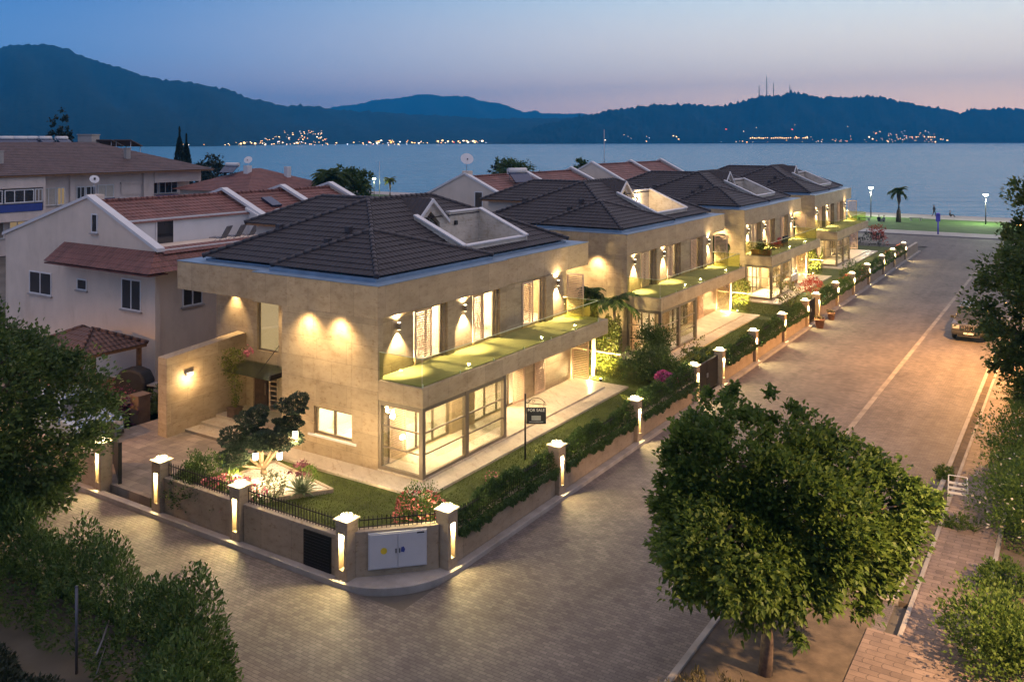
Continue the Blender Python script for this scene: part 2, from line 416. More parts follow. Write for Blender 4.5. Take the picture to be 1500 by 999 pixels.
def shrub(name, loc, rx, ry, rz, n, ls, mat, label, seed, cat='shrub', group=None, flower=None, nf=0, fs=.07, width=.6, up=.5, rz0=0.0, stems=True):
    t = empty(name, loc, rz0, label, cat, group)
    ncl = max(8, n//18)
    P, D, c = crown_points(rx, ry, rz, ncl, 18, min(rx, ry, rz)*.36, seed, .35, .75, up)
    P[:, 2] += rz*.85; P[:, 2] = np.maximum(P[:, 2], .02)
    leaf_mesh('foliage', P, D, ls, M[mat], t, width, seed)
    if flower:
        rg = np.random.RandomState(seed+5); d = rg.normal(size=(nf, 3)); d /= np.linalg.norm(d, axis=1, keepdims=True); d[:, 2] = np.abs(d[:, 2])*1.0 - .25
        Q = d*np.array([rx, ry, rz])*1.06*lump(d, seed+1)[:, None]; Q[:, 2] += rz*.85; Q[:, 2] = np.maximum(Q[:, 2], .05)
        leaf_mesh('flowers', Q, rg.normal(size=(nf, 3)), fs, M[flower], t, .95, seed+6)
    if stems:
        m = MB(); rg = random.Random(seed)
        for k in range(5):
            q = c[rg.randrange(len(c))]; m.tube([(q[0]*.12, q[1]*.12, -.02), (q[0]*.5, q[1]*.5, rz*.5), (q[0]*.8, q[1]*.8, rz*.85 + q[2]*.7)], [.025, .018, .008], 5)
        m.build('stems', M['bark'], t)
    return t

def hedge_run(name, a, b, w, z0, z1, n, ls, mat, label, seed, group=None, cat='hedge', hang=0.0, flower=None, nf=0, side=1, width=.5, fs=.08):
    """a clipped or trailing strip of planting between two points"""
    a = np.array(a, float); b = np.array(b, float); L = np.linalg.norm(b-a); dr = (b-a)/L; nr = np.array([dr[1], -dr[0]])*side
    rg = np.random.RandomState(seed); u = rg.uniform(0, L, n); 
    hh = 1 + .22*np.sin(u*1.7+seed) + .14*np.sin(u*4.1+seed*2) + .1*np.sin(u*9.3)
    ph = rg.uniform(0, math.pi*(1.0 if not hang else 1.0), n); rr = rg.uniform(.55, 1, n)**.5
    lat = np.cos(ph)*w*.5*rr*(1+.15*np.sin(u*3+seed)); zz = z0 + np.sin(ph)*(z1-z0)*rr*hh
    if hang:
        k = rg.uniform(0, 1, n) < .4
        hz = rg.uniform(0, 1, n)*hang*(.45+.55*np.abs(np.sin(u*1.3+seed)))*(.6+.4*np.sin(u*5+seed)**2)
        lat = np.where(k, w*.5 + rg.uniform(-.02, .12, n), lat); zz = np.where(k, z0 + .15 - hz, zz)
    mid = (a+b)/2
    P = np.stack([a[0]-mid[0] + dr[0]*u + nr[0]*lat, a[1]-mid[1] + dr[1]*u + nr[1]*lat, zz], 1)
    D = np.stack([nr[0]*np.cos(ph), nr[1]*np.cos(ph), np.sin(ph)+.2], 1) + rg.normal(size=(n, 3))*.6
    if hang: D[:, 2] = np.where(zz < z0, -1.2, D[:, 2])
    t = empty(name, (mid[0], mid[1], 0), 0, label, cat, group)
    leaf_mesh('foliage', P, D, ls, M[mat], t, width, seed)
    if flower:
        i = rg.choice(n, nf); leaf_mesh('flowers', P[i] + D[i]/np.linalg.norm(D[i], axis=1, keepdims=True)*.06, rg.normal(size=(nf, 3)), fs, M[flower], t, .95, seed+3)
    return t

def palm(name, loc, h, nf, fl, label, seed, mat='leaf_dark', tr=.14, group=None, trunk=True, spread=1.0, cat='palm', wid=.05):
    t = empty(name, loc, 0, label, cat, group); rg = random.Random(seed); P = []; D = []; Sz = []
    m = MB()
    for k in range(nf):
        a = 2*math.pi*k/nf + rg.uniform(-.2, .2); el = rg.uniform(-.2, 1.25); L = fl*rg.uniform(.8, 1.1)
        hor = Vector((math.cos(a), math.sin(a), 0)); p = Vector((0, 0, h)); pts = [p.copy()]; ang = el
        for s in range(9):
            p = p + (hor*math.cos(ang)*spread + Vector((0, 0, math.sin(ang))))*L/9; pts.append(p.copy()); ang -= .21
        m.tube(pts, [.022 - .0018*i for i in range(10)], 4)
        side = hor.cross(Vector((0, 0, 1)))
        for i in range(1, 10):
            for q in range(4):
                f = q/4; pp = pts[i-1].lerp(pts[i], f); ll = fl*.30*math.sin(math.pi*min(1, (i+f)/10.2)**.75) + .05
                for sg in (-1, 1):
                    d = (side*sg + (pts[i]-pts[i-1]).normalized()*.7 + Vector((0, 0, -.25+rg.uniform(-.15, .15)))).normalized()
                    P.append(tuple(pp + d*ll*.5)); D.append(tuple(d)); Sz.append(ll)
    leaf_mesh('fronds', P, D, np.array(Sz), M[mat], t, .16, seed, .15, .1)
    m2 = MB(); m.build('stalks', M['leaf_stalk'], t)
    if trunk:
        m2.tube([(0, 0, 0), (.02*h*.3, 0, h*.35), (.015*h, .01*h, h*.7), (0, 0, h)], [tr*1.3, tr, tr*.9, tr*1.05], 10); m2.build('trunk', M['bark'], t)
    return t
M['leaf_stalk'] = plain('frond_stalk', (.07, .09, .03), .6, 0, .2, 6, .05)

# ------------------------------------------------------------------ roofs and building pieces
def hip_courses(mb, x0, x1, y0, y1, z0, slope, course=.34, lip=.03, sx=0, sy=1, cut=None, stop=None, gable=False):
    """courses of tiles stepping up; cut = (xa, xb, ya, yb) removed from the +x slope; gable keeps the y ends upright"""
    half = (x1-x0)/2 if gable else min(x1-x0, y1-y0)/2
    if stop: half = min(half, stop)
    k = 0; i = 0.0
    while i < half - 1e-4:
        j = min(i + course, half); za = z0 + i*slope + lip; zb = z0 + j*slope
        yi = (lambda q: 0) if gable else (lambda q: q)
        def strip(p, q, r, s, slot):
            mb.slot = slot; mb.face([p, q, r, s])
            lo = Vector((0, 0, lip)); mb.face([tuple(Vector(p)-lo), tuple(Vector(q)-lo), q, p])
        a0, a1, b0, b1 = x0+i, x1-i, y0+yi(i), y1-yi(i); c0, c1, d0, d1 = x0+j, x1-j, y0+yi(j), y1-yi(j)
        # +x slope
        if cut and a1 <= cut[1] + 1e-3 and c1 >= cut[0] - 1e-3:
            strip((a1, b0, za), (a1, cut[2], za), (c1, cut[2], zb), (c1, d0, zb), sx)
            strip((a1, cut[3], za), (a1, b1, za), (c1, d1, zb), (c1, cut[3], zb), sx)
        else: strip((a1, b0, za), (a1, b1, za), (c1, d1, zb), (c1, d0, zb), sx)
        strip((a0, b1, za), (a0, b0, za), (c0, d0, zb), (c0, d1, zb), sx)
        if not gable:
            strip((a0, b0, za), (a1, b0, za), (c1, d0, zb), (c0, d0, zb), sy)
            strip((a1, b1, za), (a0, b1, za), (c0, d1, zb), (c1, d1, zb), sy)
        i = j
    return z0 + half*slope

def ridge_run(mb, a, b, r=.11, step=.34):
    a = Vector(a); b = Vector(b); L = (b-a).length; n = max(1, int(L/step)); d = (b-a)/L
    for k in range(n):
        p = a + d*(k*L/n); q = a + d*((k+1.08)*L/n)
        mb.tube([p, q], [r, r*.78], 8)

def wall_x(mb, x, t, y0, y1, z0, z1, ops):
    """wall in a plane of constant x (thickness t inward, to -x) with openings (ya, yb, za, zb)"""
    ys = sorted(set([y0, y1] + [v for o in ops for v in o[:2]]))
    for a, b in zip(ys[:-1], ys[1:]):
        mine = sorted([(o[2], o[3]) for o in ops if o[0] <= a + 1e-6 and o[1] >= b - 1e-6]); z = z0
        for q0, q1 in mine:
            if q0 > z + 1e-6: mb.box(x-t, x, a, b, z, q0)
            z = max(z, q1)
        if z < z1 - 1e-6: mb.box(x-t, x, a, b, z, z1)

def wall_y(mb, y, t, x0, x1, z0, z1, ops):
    """wall in a plane of constant y, thickness t toward +y"""
    xs = sorted(set([x0, x1] + [v for o in ops for v in o[:2]]))
    for a, b in zip(xs[:-1], xs[1:]):
        mine = sorted([(o[2], o[3]) for o in ops if o[0] <= a + 1e-6 and o[1] >= b - 1e-6]); z = z0
        for q0, q1 in mine:
            if q0 > z + 1e-6: mb.box(a, b, y, y+t, z, q0)
            z = max(z, q1)
        if z < z1 - 1e-6: mb.box(a, b, y, y+t, z, z1)

def window(parent, axis, at, a0, a1, z0, z1, mull=1, fr=.06, dep=.07, fmat='frame', gmat='glass', name='window', bars=0):
    f = MB(); w = (a1-a0)
    def bx(p, q, r, s):
        if axis == 0: f.box(at-dep, at, p, q, r, s)
        else: f.box(p, q, at, at+dep, r, s)
    bx(a0, a0+fr, z0, z1); bx(a1-fr, a1, z0, z1); bx(a0+fr, a1-fr, z1-fr, z1); bx(a0+fr, a1-fr, z0, z0+fr)
    for k in range(1, mull+1):
        c = a0 + w*k/(mull+1); bx(c-fr*.5, c+fr*.5, z0+fr, z1-fr)
    o = f.build(name, M[fmat], parent)
    g = MB()
    if axis == 0: g.box(at-dep*.6, at-dep*.4, a0+fr, a1-fr, z0+fr, z1-fr)
    else: g.box(a0+fr, a1-fr, at+dep*.4, at+dep*.6, z0+fr, z1-fr)
    g.build('pane', M[gmat], o)
    if fmat == 'winwhite':
        g = MB()
        if axis == 0: g.box(at-dep, at+.08, a0-.08, a1+.08, z0-.07, z0-.002)
        else: g.box(a0-.08, a1+.08, at-.08, at+dep, z0-.07, z0-.002)
        g.build('sill', M['concrete'], o)
    return o

def louvre(parent, axis, at, a0, a1, z0, z1, pitch=.085, th=.045):
    f = MB(); fr = .06
    def bx(p, q, r, s, d0=0.0, d1=th):
        if axis == 0: f.box(at+d0, at+d1, p, q, r, s)
        else: f.box(p, q, at+d0, at+d1, r, s)
    bx(a0, a0+fr, z0, z1); bx(a1-fr, a1, z0, z1); bx(a0+fr, a1-fr, z1-.08, z1); bx(a0+fr, a1-fr, z0, z0+.1)
    z = z0 + .13
    while z < z1 - .1:
        c = (a0+a1)/2; h = (a1-a0)/2 - fr; t = .32
        if axis == 0: f.obox((at+th/2, c, z), ((0, 1, 0), (math.cos(t), 0, -math.sin(t)), (math.sin(t), 0, math.cos(t))), (h, .036, .006))
        else: f.obox((c, at+th/2, z), ((1, 0, 0), (0, -math.cos(t), -math.sin(t)), (0, -math.sin(t), math.cos(t))), (h, .034, .006))
        z += pitch
    return f.build('louvre_shutter', M['louvre'], parent)

# ------------------------------------------------------------------ the villa (local: street side at x = 0, near end at y = 0)
VX, VY0 = -20.8, 23.5
VSTEP = [0.0, 20.2, 40.15, 60.4]
GF, SB, ST, FB, FT = .45, 2.86, 3.54, 5.67, 6.82
SL = .47
def roof_z(x): return 7.02 + SL*(-x - .9)

def build_villa():
    v = empty('villa', (VX, VY0, 0))
    w = MB()
    gops = [(1.3, 4.3, GF, 2.7), (5.9, 9.5, GF, 2.7)]
    wall_x(w, 0, .28, 0, 13.9, .2, SB, gops)
    uops = [(2.2, 4.05, ST, 5.6), (6.0, 7.75, ST, 5.6), (9.85, 11.6, ST, 5.6)]
    wall_x(w, -.2, .25, .27, 13.6, SB, FB, uops)
    # near end: projecting block, then the recessed entrance bay
    wall_y(w, 0, .27, -4.85, -.28, .2, FB, [(-3.15, -1.25, 1.12, 2.14)])
    w.box(-.28, 0, 0, .27, SB, FB)
    w.box(-4.85, -4.6, .27, 2.2, .2, FB)
    wall_y(w, 2.2, .25, -11.4, -4.6, .2, FB, [(-9.0, -7.55, .45, 2.5), (-8.75, -7.45, 3.05, 5.25)])
    # far sides
    w.box(-11.4, -11.15, 2.45, 15.6, .2, FB); w.box(-11.15, 0, 13.9, 14.15, .2, SB); w.box(-11.15, -.2, 13.6, 13.85, SB, FB)
    # pilasters beside the upper openings
    for a, b in ((4.14, 4.62), (7.85, 8.42), (11.7, 12.35)): w.box(-.2, -.06, a, b, ST+.002, FB-.002)
    w.build('wall', M['stone'], v, bevel=.012)
    inn = MB()
    inn.box(-4.6, -.3, .3, 13.5, 3.3, 3.5); inn.box(-11.1, -4.6, 2.46, 13.5, 3.3, 3.5); inn.box(-4.6, -.3, .3, 13.8, .3, GF-.01); inn.box(-11.1, -4.6, 2.46, 13.8, .3, GF-.01)
    inn.box(-4.6, -4.5, .3, 13.5, 3.52, FB-.02); inn.box(-4.6, -4.5, .3, 13.8, GF, 3.28)
    for y in (5.1, 9.1): inn.box(-4.48, -.46, y, y+.1, 3.52, FB-.02); 
    inn.box(-4.48, -.3, 4.95, 5.05, GF, 3.28); inn.box(-11.1, -4.62, 5.6, 5.7, GF, 3.28)
    inn.box(-4.6, -.46, .3, 13.55, FB-.06, FB-.01); inn.box(-11.1, -4.6, 2.46, 13.55, FB-.06, FB-.01)
    inn.build('interior', M['interior'], v)
    cu = MB()
    for a, b in ((2.35, 2.75), (6.1, 6.5), (10.0, 10.4)):
        for k in range(6): cu.box(-.75, -.70 + .03*(k % 2), a+k*(b-a)/6, a+(k+1)*(b-a)/6, ST+.05, FB-.1)
    cu.build('curtain', M['curtain'], v)
    # floor band / balcony
    b = MB(); b.box(.002, 2.0, .002, .30, SB, ST); b.box(-.19, 2.0, .30, 13.95, SB, ST); b.build('balcony_slab', M['fascia'], v, bevel=.012)
    b = MB(); b.box(-.18, 1.86, .12, 13.8, ST+.003, ST+.03); b.build('balcony_mat', M['turf'], v)
    g = MB()
    n = 6; y0, y1 = .12, 13.1
    for k in range(n): g.box(1.90, 1.915, y0 + (y1-y0)*k/n + .012, y0 + (y1-y0)*(k+1)/n - .012, ST+.035, ST+.98)
    g.box(.02, 1.89, .06, .075, ST+.035, ST+.98); g.box(.1, 1.89, 13.1, 13.115, ST+.035, ST+.98)
    rg = g.build('glass_railing', M['rail_glass'], v)
    h = MB(); h.box(1.89, 1.925, .06, 13.1, ST+.982, ST+1.0); h.box(.02, 1.89, .055, .08, ST+.982, ST+1.0); h.box(.02, 1.89, 13.095, 13.12, ST+.982, ST+1.0)
    for k in range(n+1): h.box(1.885, 1.93, y0+(y1-y0)*k/n-.012, y0+(y1-y0)*k/n+.012, ST+.002, ST+.12)
    h.build('handrail', M['rail_cap'], rg)
    # fascia band and flat zinc gutter behind it
    f = MB()
    f.box(-6.5, 0, 0, .4, FB, FT); f.box(-.4, 0, .4, 8.3, FB, FT); f.box(-.55, -.14, 8.3, 16.0, FB+.02, FT)
    f.box(-11.7, -6.5, .42, .8, FB-.03, FT); f.box(-11.7, -11.3, .8, 16.0, FB-.03, FT); f.box(-11.3, -.55, 15.6, 16.0, FB+.02, FT)
    f.build('fascia', M['fascia'], v, bevel=.01)
    s = MB(); s.box(-11.28, -.42, .82, 15.58, FB+.004, FB+.12); s.build('soffit', M['interior'], v)
    g = MB(); z = FT+.004
    g.box(-6.52, .015, -.015, .9, z, z+.03); g.box(-1.3, .015, .9, 8.32, z, z+.03); g.box(-1.3, -.125, 8.32, 16.015, z, z+.03)
    g.box(-11.715, -6.52, .405, 1.6, z, z+.03); g.box(-11.715, -10.3, 1.6, 16.015, z, z+.03); g.box(-10.3, -1.3, 15.3, 16.015, z, z+.03)
    g.box(-.74, -.56, .58, 8.0, z+.03, z+.17); g.box(-6.1, -.56, .50, .60, z+.03, z+.17); g.box(-10.7, -1.0, 1.1, 15.2, z+.031, 6.93)
    g.build('gutter', M['gutter'], v)
    # roofs
    cut = (-4.0, -1.35, 7.0, 12.0)
    r = MB(); top = hip_courses(r, -10.8, -.9, 1.0, 15.3, 7.02, SL, cut=cut)
    # rear attic wing with its own hipped end
    r.slot = 0
    ry, rz, ez = 8.4, 9.2, 7.95
    def cs(p0, p1, q0, q1, slot, n=8):
        p0, p1, q0, q1 = map(Vector, (p0, p1, q0, q1)); r.slot = slot
        for k in range(n):
            a, b = k/n, (k+1)/n; up = Vector((0, 0, .03))
            A, B = p0.lerp(q0, a)+up, p1.lerp(q1, a)+up; Cc, Dd = p1.lerp(q1, b), p0.lerp(q0, b)
            r.face([A, B, Cc, Dd]); r.face([A-up, B-up, B, A])
    cs((-13.7, ry-2.7, ez), (-6.2, ry-2.7, ez), (-11.1, ry, rz), (-6.2, ry, rz), 1)
    cs((-6.2, ry+2.7, ez), (-13.7, ry+2.7, ez), (-6.2, ry, rz), (-11.1, ry, rz), 1)
    cs((-13.7, ry+2.7, ez), (-13.7, ry-2.7, ez), (-11.1, ry, rz), (-11.1, ry, rz), 0)
    # corner pavilion roof, a step prouder than the main slope
    A, B, Cc, Dd, T = (-.55, .55, 7.06), (-.55, 8.0, 7.06), (-6.1, 8.0, 7.06), (-6.1, .55, 7.06), (-3.3, 3.3, 8.36)
    cs(A, B, T, T, 0, 9); cs(Dd, A, T, T, 1, 9); cs(Cc, Dd, T, T, 0, 9)
    cs(B, Cc, T, T, 1, 9)
    roof = r.build('roof', [M['tile_x'], M['tile_y']], v)
    rr = MB(); hx = -5.85; h0 = 5.95; h1 = 10.35
    for a, b_ in (((-.9, 1.0, 7.05), (hx, h0, top)), ((-10.8, 1.0, 7.05), (hx, h0, top)), ((hx, h0, top), (hx, h1, top)), ((-.9, 15.3, 7.05), (hx, h1, top)), ((-10.8, 15.3, 7.05), (hx, h1, top)),
                  (A, T), (Dd, T), (B, T), ((-11.1, ry, rz), (-6.2, ry, rz)), ((-13.7, ry-2.7, ez), (-11.1, ry, rz))): ridge_run(rr, a, b_)
    rr.build('ridge_tiles', M['tile_ridge'], roof)
    vt = MB()
    for x, y in ((-5.0, 2.6), (-4.7, 3.5), (-3.4, 1.5), (-8.6, 3.3), (-2.2, 3.8)):
        z = max(7.02 + SL*min(y-1.0, -.9-x), 7.04); vt.box(x-.12, x+.12, y-.12, y+.12, z-.05, z+.22)
    vt.build('roof_vent', M['tile_ridge'], roof)
    # attic wall under the wing, eave board
    a = MB(); a.box(-13.3, -10.9, ry-2.3, ry+2.3, 5.8, ez-.05); a.box(-11.4, -10.7, ry-2.3, ry+2.3, 7, ez); a.build('attic_wall', M['plaster'], v)
    a = MB(); a.box(-13.68, -10.4, ry-2.68, ry+2.68, ez-.12, ez-.02); a.build('eave_board', M['wood'], v)
    # roof terrace cut into the street slope
    t = MB(); xa, xb, ya, yb = -4.0, -1.35, 7.0, 12.0; zf = 6.95
    t.box(xa-.12, xb, ya, yb, zf-.1, zf)
    t.box(xb-.22, xb, ya, yb, 7.0, 7.42)
    for y in (ya-.12, yb-.12): t.slab([(xb, 7.0), (xb, 7.45), (xa, roof_z(xa)+.14), (xa, 7.0)], 1, y, y+.24)
    t.box(xa-.2, xa, 9.5, yb, zf, roof_z(xa)+.12)
    gx = xa; gy = 8.1; gh = 9.25
    pz = lambda y: gh - abs(y-gy)*.85
    t.slab([(ya-.1, zf), (7.5, zf), (7.5, pz(7.5)-.5), (gy, gh-.5), (8.75, pz(8.75)-.5), (8.75, zf), (9.5, zf), (9.5, pz(9.3)), (9.3, pz(9.3)), (gy, gh), (ya-.1, pz(ya-.1))], 0, gx-.2, gx)
    t.build('terrace_parapet', M['white_stone'], v)
    cp = MB()
    for y in (ya-.15, yb-.15): cp.slab([(xb+.05, 7.46), (xb+.05, 7.53), (xa, roof_z(xa)+.22), (xa, roof_z(xa)+.15)], 1, y, y+.3)
    cp.box(xb-.27, xb+.05, ya+.15, yb-.15, 7.425, 7.49); cp.box(xa-.25, xa+.04, 9.5, yb, roof_z(xa)+.125, roof_z(xa)+.18)
    cp.build('coping', M['white'], v)
    d = MB(); d.slot = 0
    for sgn in (-1, 1):
        yy = gy + sgn*1.2; d.face([(gx+.1, gy, gh+.05), (gx+.1, yy, pz(yy)+.05), (-5.85, yy, pz(yy)+.05), (-5.85, gy, gh+.05)])
    dm = d.build('dormer_roof', [M['tile_y']], v); md = dm.modifiers.new('solid', 'SOLIDIFY'); md.thickness = .08; md.offset = 0
    e = MB()
    for sgn in (-1, 1):
        yy = gy + sgn*1.24; e.slab([(gy, gh+.10), (yy, pz(yy)+.10), (yy, pz(yy)-.06), (gy, gh-.08)], 0, gx+.0, gx+.16)
    e.build('verge', M['white'], dm)
    gl = MB(); gl.slab([(7.5, zf), (8.75, zf), (8.75, pz(8.75)-.5), (gy, gh-.5), (7.5, pz(7.5)-.5)], 0, gx-.14, gx-.12); p = gl.build('dormer_window', M['glass'], v)
    gl = MB(); gl.box(gx-.17, gx-.09, gy-.03, gy+.03, zf, gh-.52); gl.slab([(8.75, zf), (8.75, pz(8.75)-.5), (gy, gh-.5), (gy, gh-.6), (8.67, pz(8.67)-.6), (8.67, zf)], 0, gx-.16, gx-.08); gl.build('frame', M['frame'], p)
    gl = MB(); gl.box(gx-1.6, gx-1.5, 6.9, 9.6, 7.0, 8.6); gl.build('attic_room_wall', M['interior'], v)
    lb = MB(); lb.box(xa+.005, xa+.12, 9.85, 10.0, 8.0, 8.2); lb.build('terrace_lamp', M['trim'], v)
    # windows, shutters
    window(v, 0, -.32, 2.2, 4.05, ST+.03, 5.6, 1); window(v, 0, -.32, 6.0, 7.75, ST+.03, 5.6, 1); window(v, 0, -.32, 9.85, 11.6, ST+.03, 5.6, 1)
    window(v, 0, -.12, 1.3, 4.3, GF, 2.7, 2); window(v, 0, -.12, 5.9, 9.5, GF, 2.7, 3)
    window(v, 1, .12, -3.15, -1.25, 1.12, 2.14, 1, .08)
    wb = window(v, 1, 2.28, -8.75, -7.45, 3.05, 5.25, 0, .06)
    q = MB(); q.box(-8.7, -7.5, 2.37, 2.39, 3.1, 5.2); q.build('lit_blind', M['lit_blind'], wb)
    sl = MB(); sl.box(-3.4, -1.0, -.06, 0, 1.04, 1.115); sl.build('window_sill', M['white'], v)
    for a, b_ in ((2.25, 3.25), (6.0, 6.75), (9.8, 10.7)): louvre(v, 0, -.19, a, b_, ST+.08, 5.6)
    louvre(v, 1, 13.45, .05, .95, ST+.08, FB-.05); louvre(v, 1, 13.95, .05, .95, GF+.05, SB-.02)
    louvre(v, 0, .03, .55, 1.45, GF+.05, 2.7); louvre(v, 0, .03, 8.7, 9.6, GF+.05, 2.7); louvre(v, 0, .03, 10.5, 11.4, GF+.05, 2.7)
    # entrance: door, louvred light beside it, glass canopy
    d = MB(); d.box(-9.0, -8.2, 2.27, 2.33, .47, 2.5); dr = d.build('door', M['wooddark'], v)
    d = MB(); d.box(-8.3, -8.26, 2.2, 2.27, 1.2, 1.7); d.build('handle', M['chrome'], dr)
    louvre(v, 1, 2.30, -8.15, -7.6, .47, 2.48, .2, .05)
    c = MB(); c.obox((-8.6, 1.55, 2.45), ((1, 0, 0), (0, .99, .12), (0, -.12, .99)), (2.1, .68, .014)); cn = c.build('canopy', M['canopy_glass'], v)
    c = MB(); c.box(-6.56, -6.48, .9, 2.19, 2.36, 2.56); c.tube([(-10.2, 2.2, 3.4), (-10.2, 1.0, 2.42)], .014, 5); c.tube([(-7.4, 2.2, 3.4), (-7.4, 1.0, 2.42)], .014, 5); c.build('canopy_bracket', M['darkmetal'], cn)
    # veranda glazing
    vg = MB(); X = 2.0; post = ((X-.16, X, 0, .16), (X-.16, X, 2.5, 2.7), (X-.16, X, 5.02, 5.2), (.005, .12, .02, .16))
    for p in post: vg.box(*p, GF-.02, SB)
    vg.box(X-.14, X-.02, .16, 5.02, SB-.14, SB-.002); vg.box(X-.14, X-.02, .16, 5.02, GF, GF+.1); vg.box(.12, X-.16, .02, .14, SB-.16, SB-.002); vg.box(.12, X-.16, .02, .14, GF, GF+.1)
    for z in (1.22, 1.95):
        vg.box(X-.10, X-.06, .16, 2.5, z, z+.045); vg.box(X-.10, X-.06, 2.7, 5.02, z, z+.045); vg.box(.12, X-.16, .06, .10, z, z+.045)
    vgo = vg.build('veranda_frame', M['frame'], v)
    g = MB(); g.box(X-.085, X-.075, .16, 2.5, GF+.1, SB-.14); g.box(X-.085, X-.075, 2.7, 5.02, GF+.1, SB-.14); g.box(.12, X-.16, .075, .085, GF+.1, SB-.16); g.box(.1, X-.16, 5.1, 5.11, GF+.1, SB-.1); g.build('pane', M['glass'], vgo)
    # plinth, terrace deck, entrance steps
    p = MB(); p.box(-.02, 2.02, -.02, 13.6, .30, GF); p.build('terrace_deck', M['deck'], v, bevel=.01)
    p = MB(); p.box(2.02, 2.85, -1.0, 14.4, .28, .385); p.box(-.02, 2.02, 13.6, 14.4, .28, .385); p.box(-4.4, 2.02, -1.0, -.02, .28, .385); p.build('terrace_step', M['deck'], v, bevel=.008)
    p = MB()
    for k in range(3): p.box(-10.6 + .0*k, -5.4 + .35*k, -.9+.75*k, 2.19, .28+.0*k, .40 + .10*k - .0)
    p.build('entrance_steps', M['steps'], v, bevel=.012)
    # wall lamps (up and down)
    for y in (1.25, 5.35, 12.85):
        q = MB(); q.lathe([(.075, -.12), (.075, .12)], 0, 0, 14)
        o = q.build('wall_lamp', M['frame'], v, loc=(-.07 if y != 1.25 and y != 5.35 else -.09, y, 5.22))
        q = MB(); q.lathe([(.06, -.128), (.06, -.122)], 0, 0, 12); q.lathe([(.06, .122), (.06, .128)], 0, 0, 12); q.build('bulb', M['bulb'], o)
    return v

M['rail_cap'] = plain('glass_edge', (.55, .62, .40), .3, 0, .05, 3, 0)
M['white_stone'] = stone('pale_parapet_stone', (.55, .51, .45), 1.2, .8, .5, .05)

villa = build_villa()
VL = ['stone villa nearest the camera with a for sale board by its terrace',
      'second stone villa from the camera with dark upper windows and a lit roof terrace',
      'third stone villa from the camera with a red flowering shrub by its lit veranda',
      'farthest stone villa at the sea end of the street']
villas = [villa]
for k in range(1, 4):
    villas.append(dup(villa, None, (VX, VY0 + VSTEP[k], 0)))
for k, v in enumerate(villas):
    tag(v, VL[k], 'villa', 'stone villas along the street')

def villa_lights(k, room, ground):
    ox, oy = VX, VY0 + VSTEP[k]
    P = lambda x, y, z: (ox+x, oy+y, z)
    for y, f in ((3.1, 1), (7.2, 1), (10.9, 1)): light('room_light', 'POINT', P(-2.2, y, 5.1), 55*room*f, WARM2, .15)
    light('room_light', 'POINT', P(-2.3, 2.8, 2.7), 60*ground, WARM2, .15); light('room_light', 'POINT', P(-2.3, 8.5, 2.7), 60*ground, WARM2, .15)
    light('hall_light', 'POINT', P(-8, 4.2, 4.6), 14*room, WARM2, .15)
    light('front_room_light', 'POINT', P(-2.6, 1.6, 2.6), 24*ground, WARM2, .1)
    light('veranda_light', 'AREA', P(1.0, 2.6, SB-.03), 42*ground, WARM2, (1.2, 3.6), aim=(0, 0, -1))
    light('terrace_downlight', 'SPOT', P(.45, 12.2, SB-.03), 60, WARM2, .04, aim=(0, 0, -1), spot=110)
    light('terrace_downlight', 'SPOT', P(.9, 8.0, SB-.03), 50, WARM2, .04, aim=(0, 0, -1), spot=120)
    for y in (1.25, 5.35, 12.85):
        x = -.06
        light('wall_lamp_beam', 'SPOT', P(x, y, 5.08), 26, WARM2, .03, aim=(-.05, 0, -1), spot=88, blend=.55)
        light('wall_lamp_beam', 'SPOT', P(x, y, 5.36), 9, WARM2, .03, aim=(.2, 0, 1), spot=150, blend=.8)
    for x, y in ((-3.35, -.12), (-1.75, -.12)): light("eave_spot", "SPOT", P(x, y-.36, 5.58), 34, WARM, .18, aim=(0, .34, -1), spot=125, blend=1.0)
    light('eave_spot', 'SPOT', P(-10.1, 1.9, 5.60), 30, WARM, .03, aim=(0, .1, -1), spot=80, blend=.9)
    light('eave_spot', 'SPOT', P(-7.0, 1.2, 5.60), 20, WARM, .03, aim=(0, .1, -1), spot=110, blend=.9)
    light('eave_spot', 'SPOT', P(-.5, 14.6, 5.60), 14, WARM, .03, aim=(0, -.3, -1), spot=90, blend=.9)
villa_lights(0, 1.0, 1.0); villa_lights(1, .12, .25); villa_lights(2, .35, 1.3); villa_lights(3, .3, .5)
light('roof_terrace_lamp', 'POINT', (VX-3.7, VY0+VSTEP[1]+9.92, 8.1), 22, WARM, .05)

# ------------------------------------------------------------------ the setting
def bearing(px, d):
    r = (px-750)/PX*d
    return (-SA*d + CA*r, CA*d + SA*r)
def sheet(name, polys, z, mat, t=None):
    m = MB()
    for p in polys:
        if t: m.prism(p, z-t, z)
        else: m.face([(x, y, z) for x, y in p])
    return tag(m.build(name, mat), kind='structure')
rect = lambda a, b, c, d: [(a, c), (b, c), (b, d), (a, d)]
sheet('ground', [rect(-700, 260, -120, 151.5)], -.06, M['earth'])
sheet('road', [rect(-14.55, -4.05, -60, 120.5), rect(-120, -14.55, 12.9, 17.35), rect(-300, -14.55, 108.5, 120.5), rect(-4.05, 150, 108.5, 120.5)], 0, M['road'])
sheet('gutter_strip', [rect(-8.22, -8.0, 25.2, 104)], .006, M['gutterstone'])
sheet('pavement', [rect(-3.62, -2.12, 22.8, 106), rect(-4.4, -.2, 6, 22.8)], .11, M['brickpave'], .2)
m = MB(); m.box(-4.15, -3.99, 24.6, 106, -.1, .12); m.box(-3.73, -3.62, 22.8, 106, -.1, .125); m.box(-2.12, -2.0, 22.8, 106, -.1, .14)
m.box(-7.72, -7.56, 10, 23.6, -.1, .13); m.tube([(-7.64, 23.6, .05), (-7.3, 24.3, .05), (-6.6, 24.6, .05), (-4.1, 24.62, .05)], .085, 8)
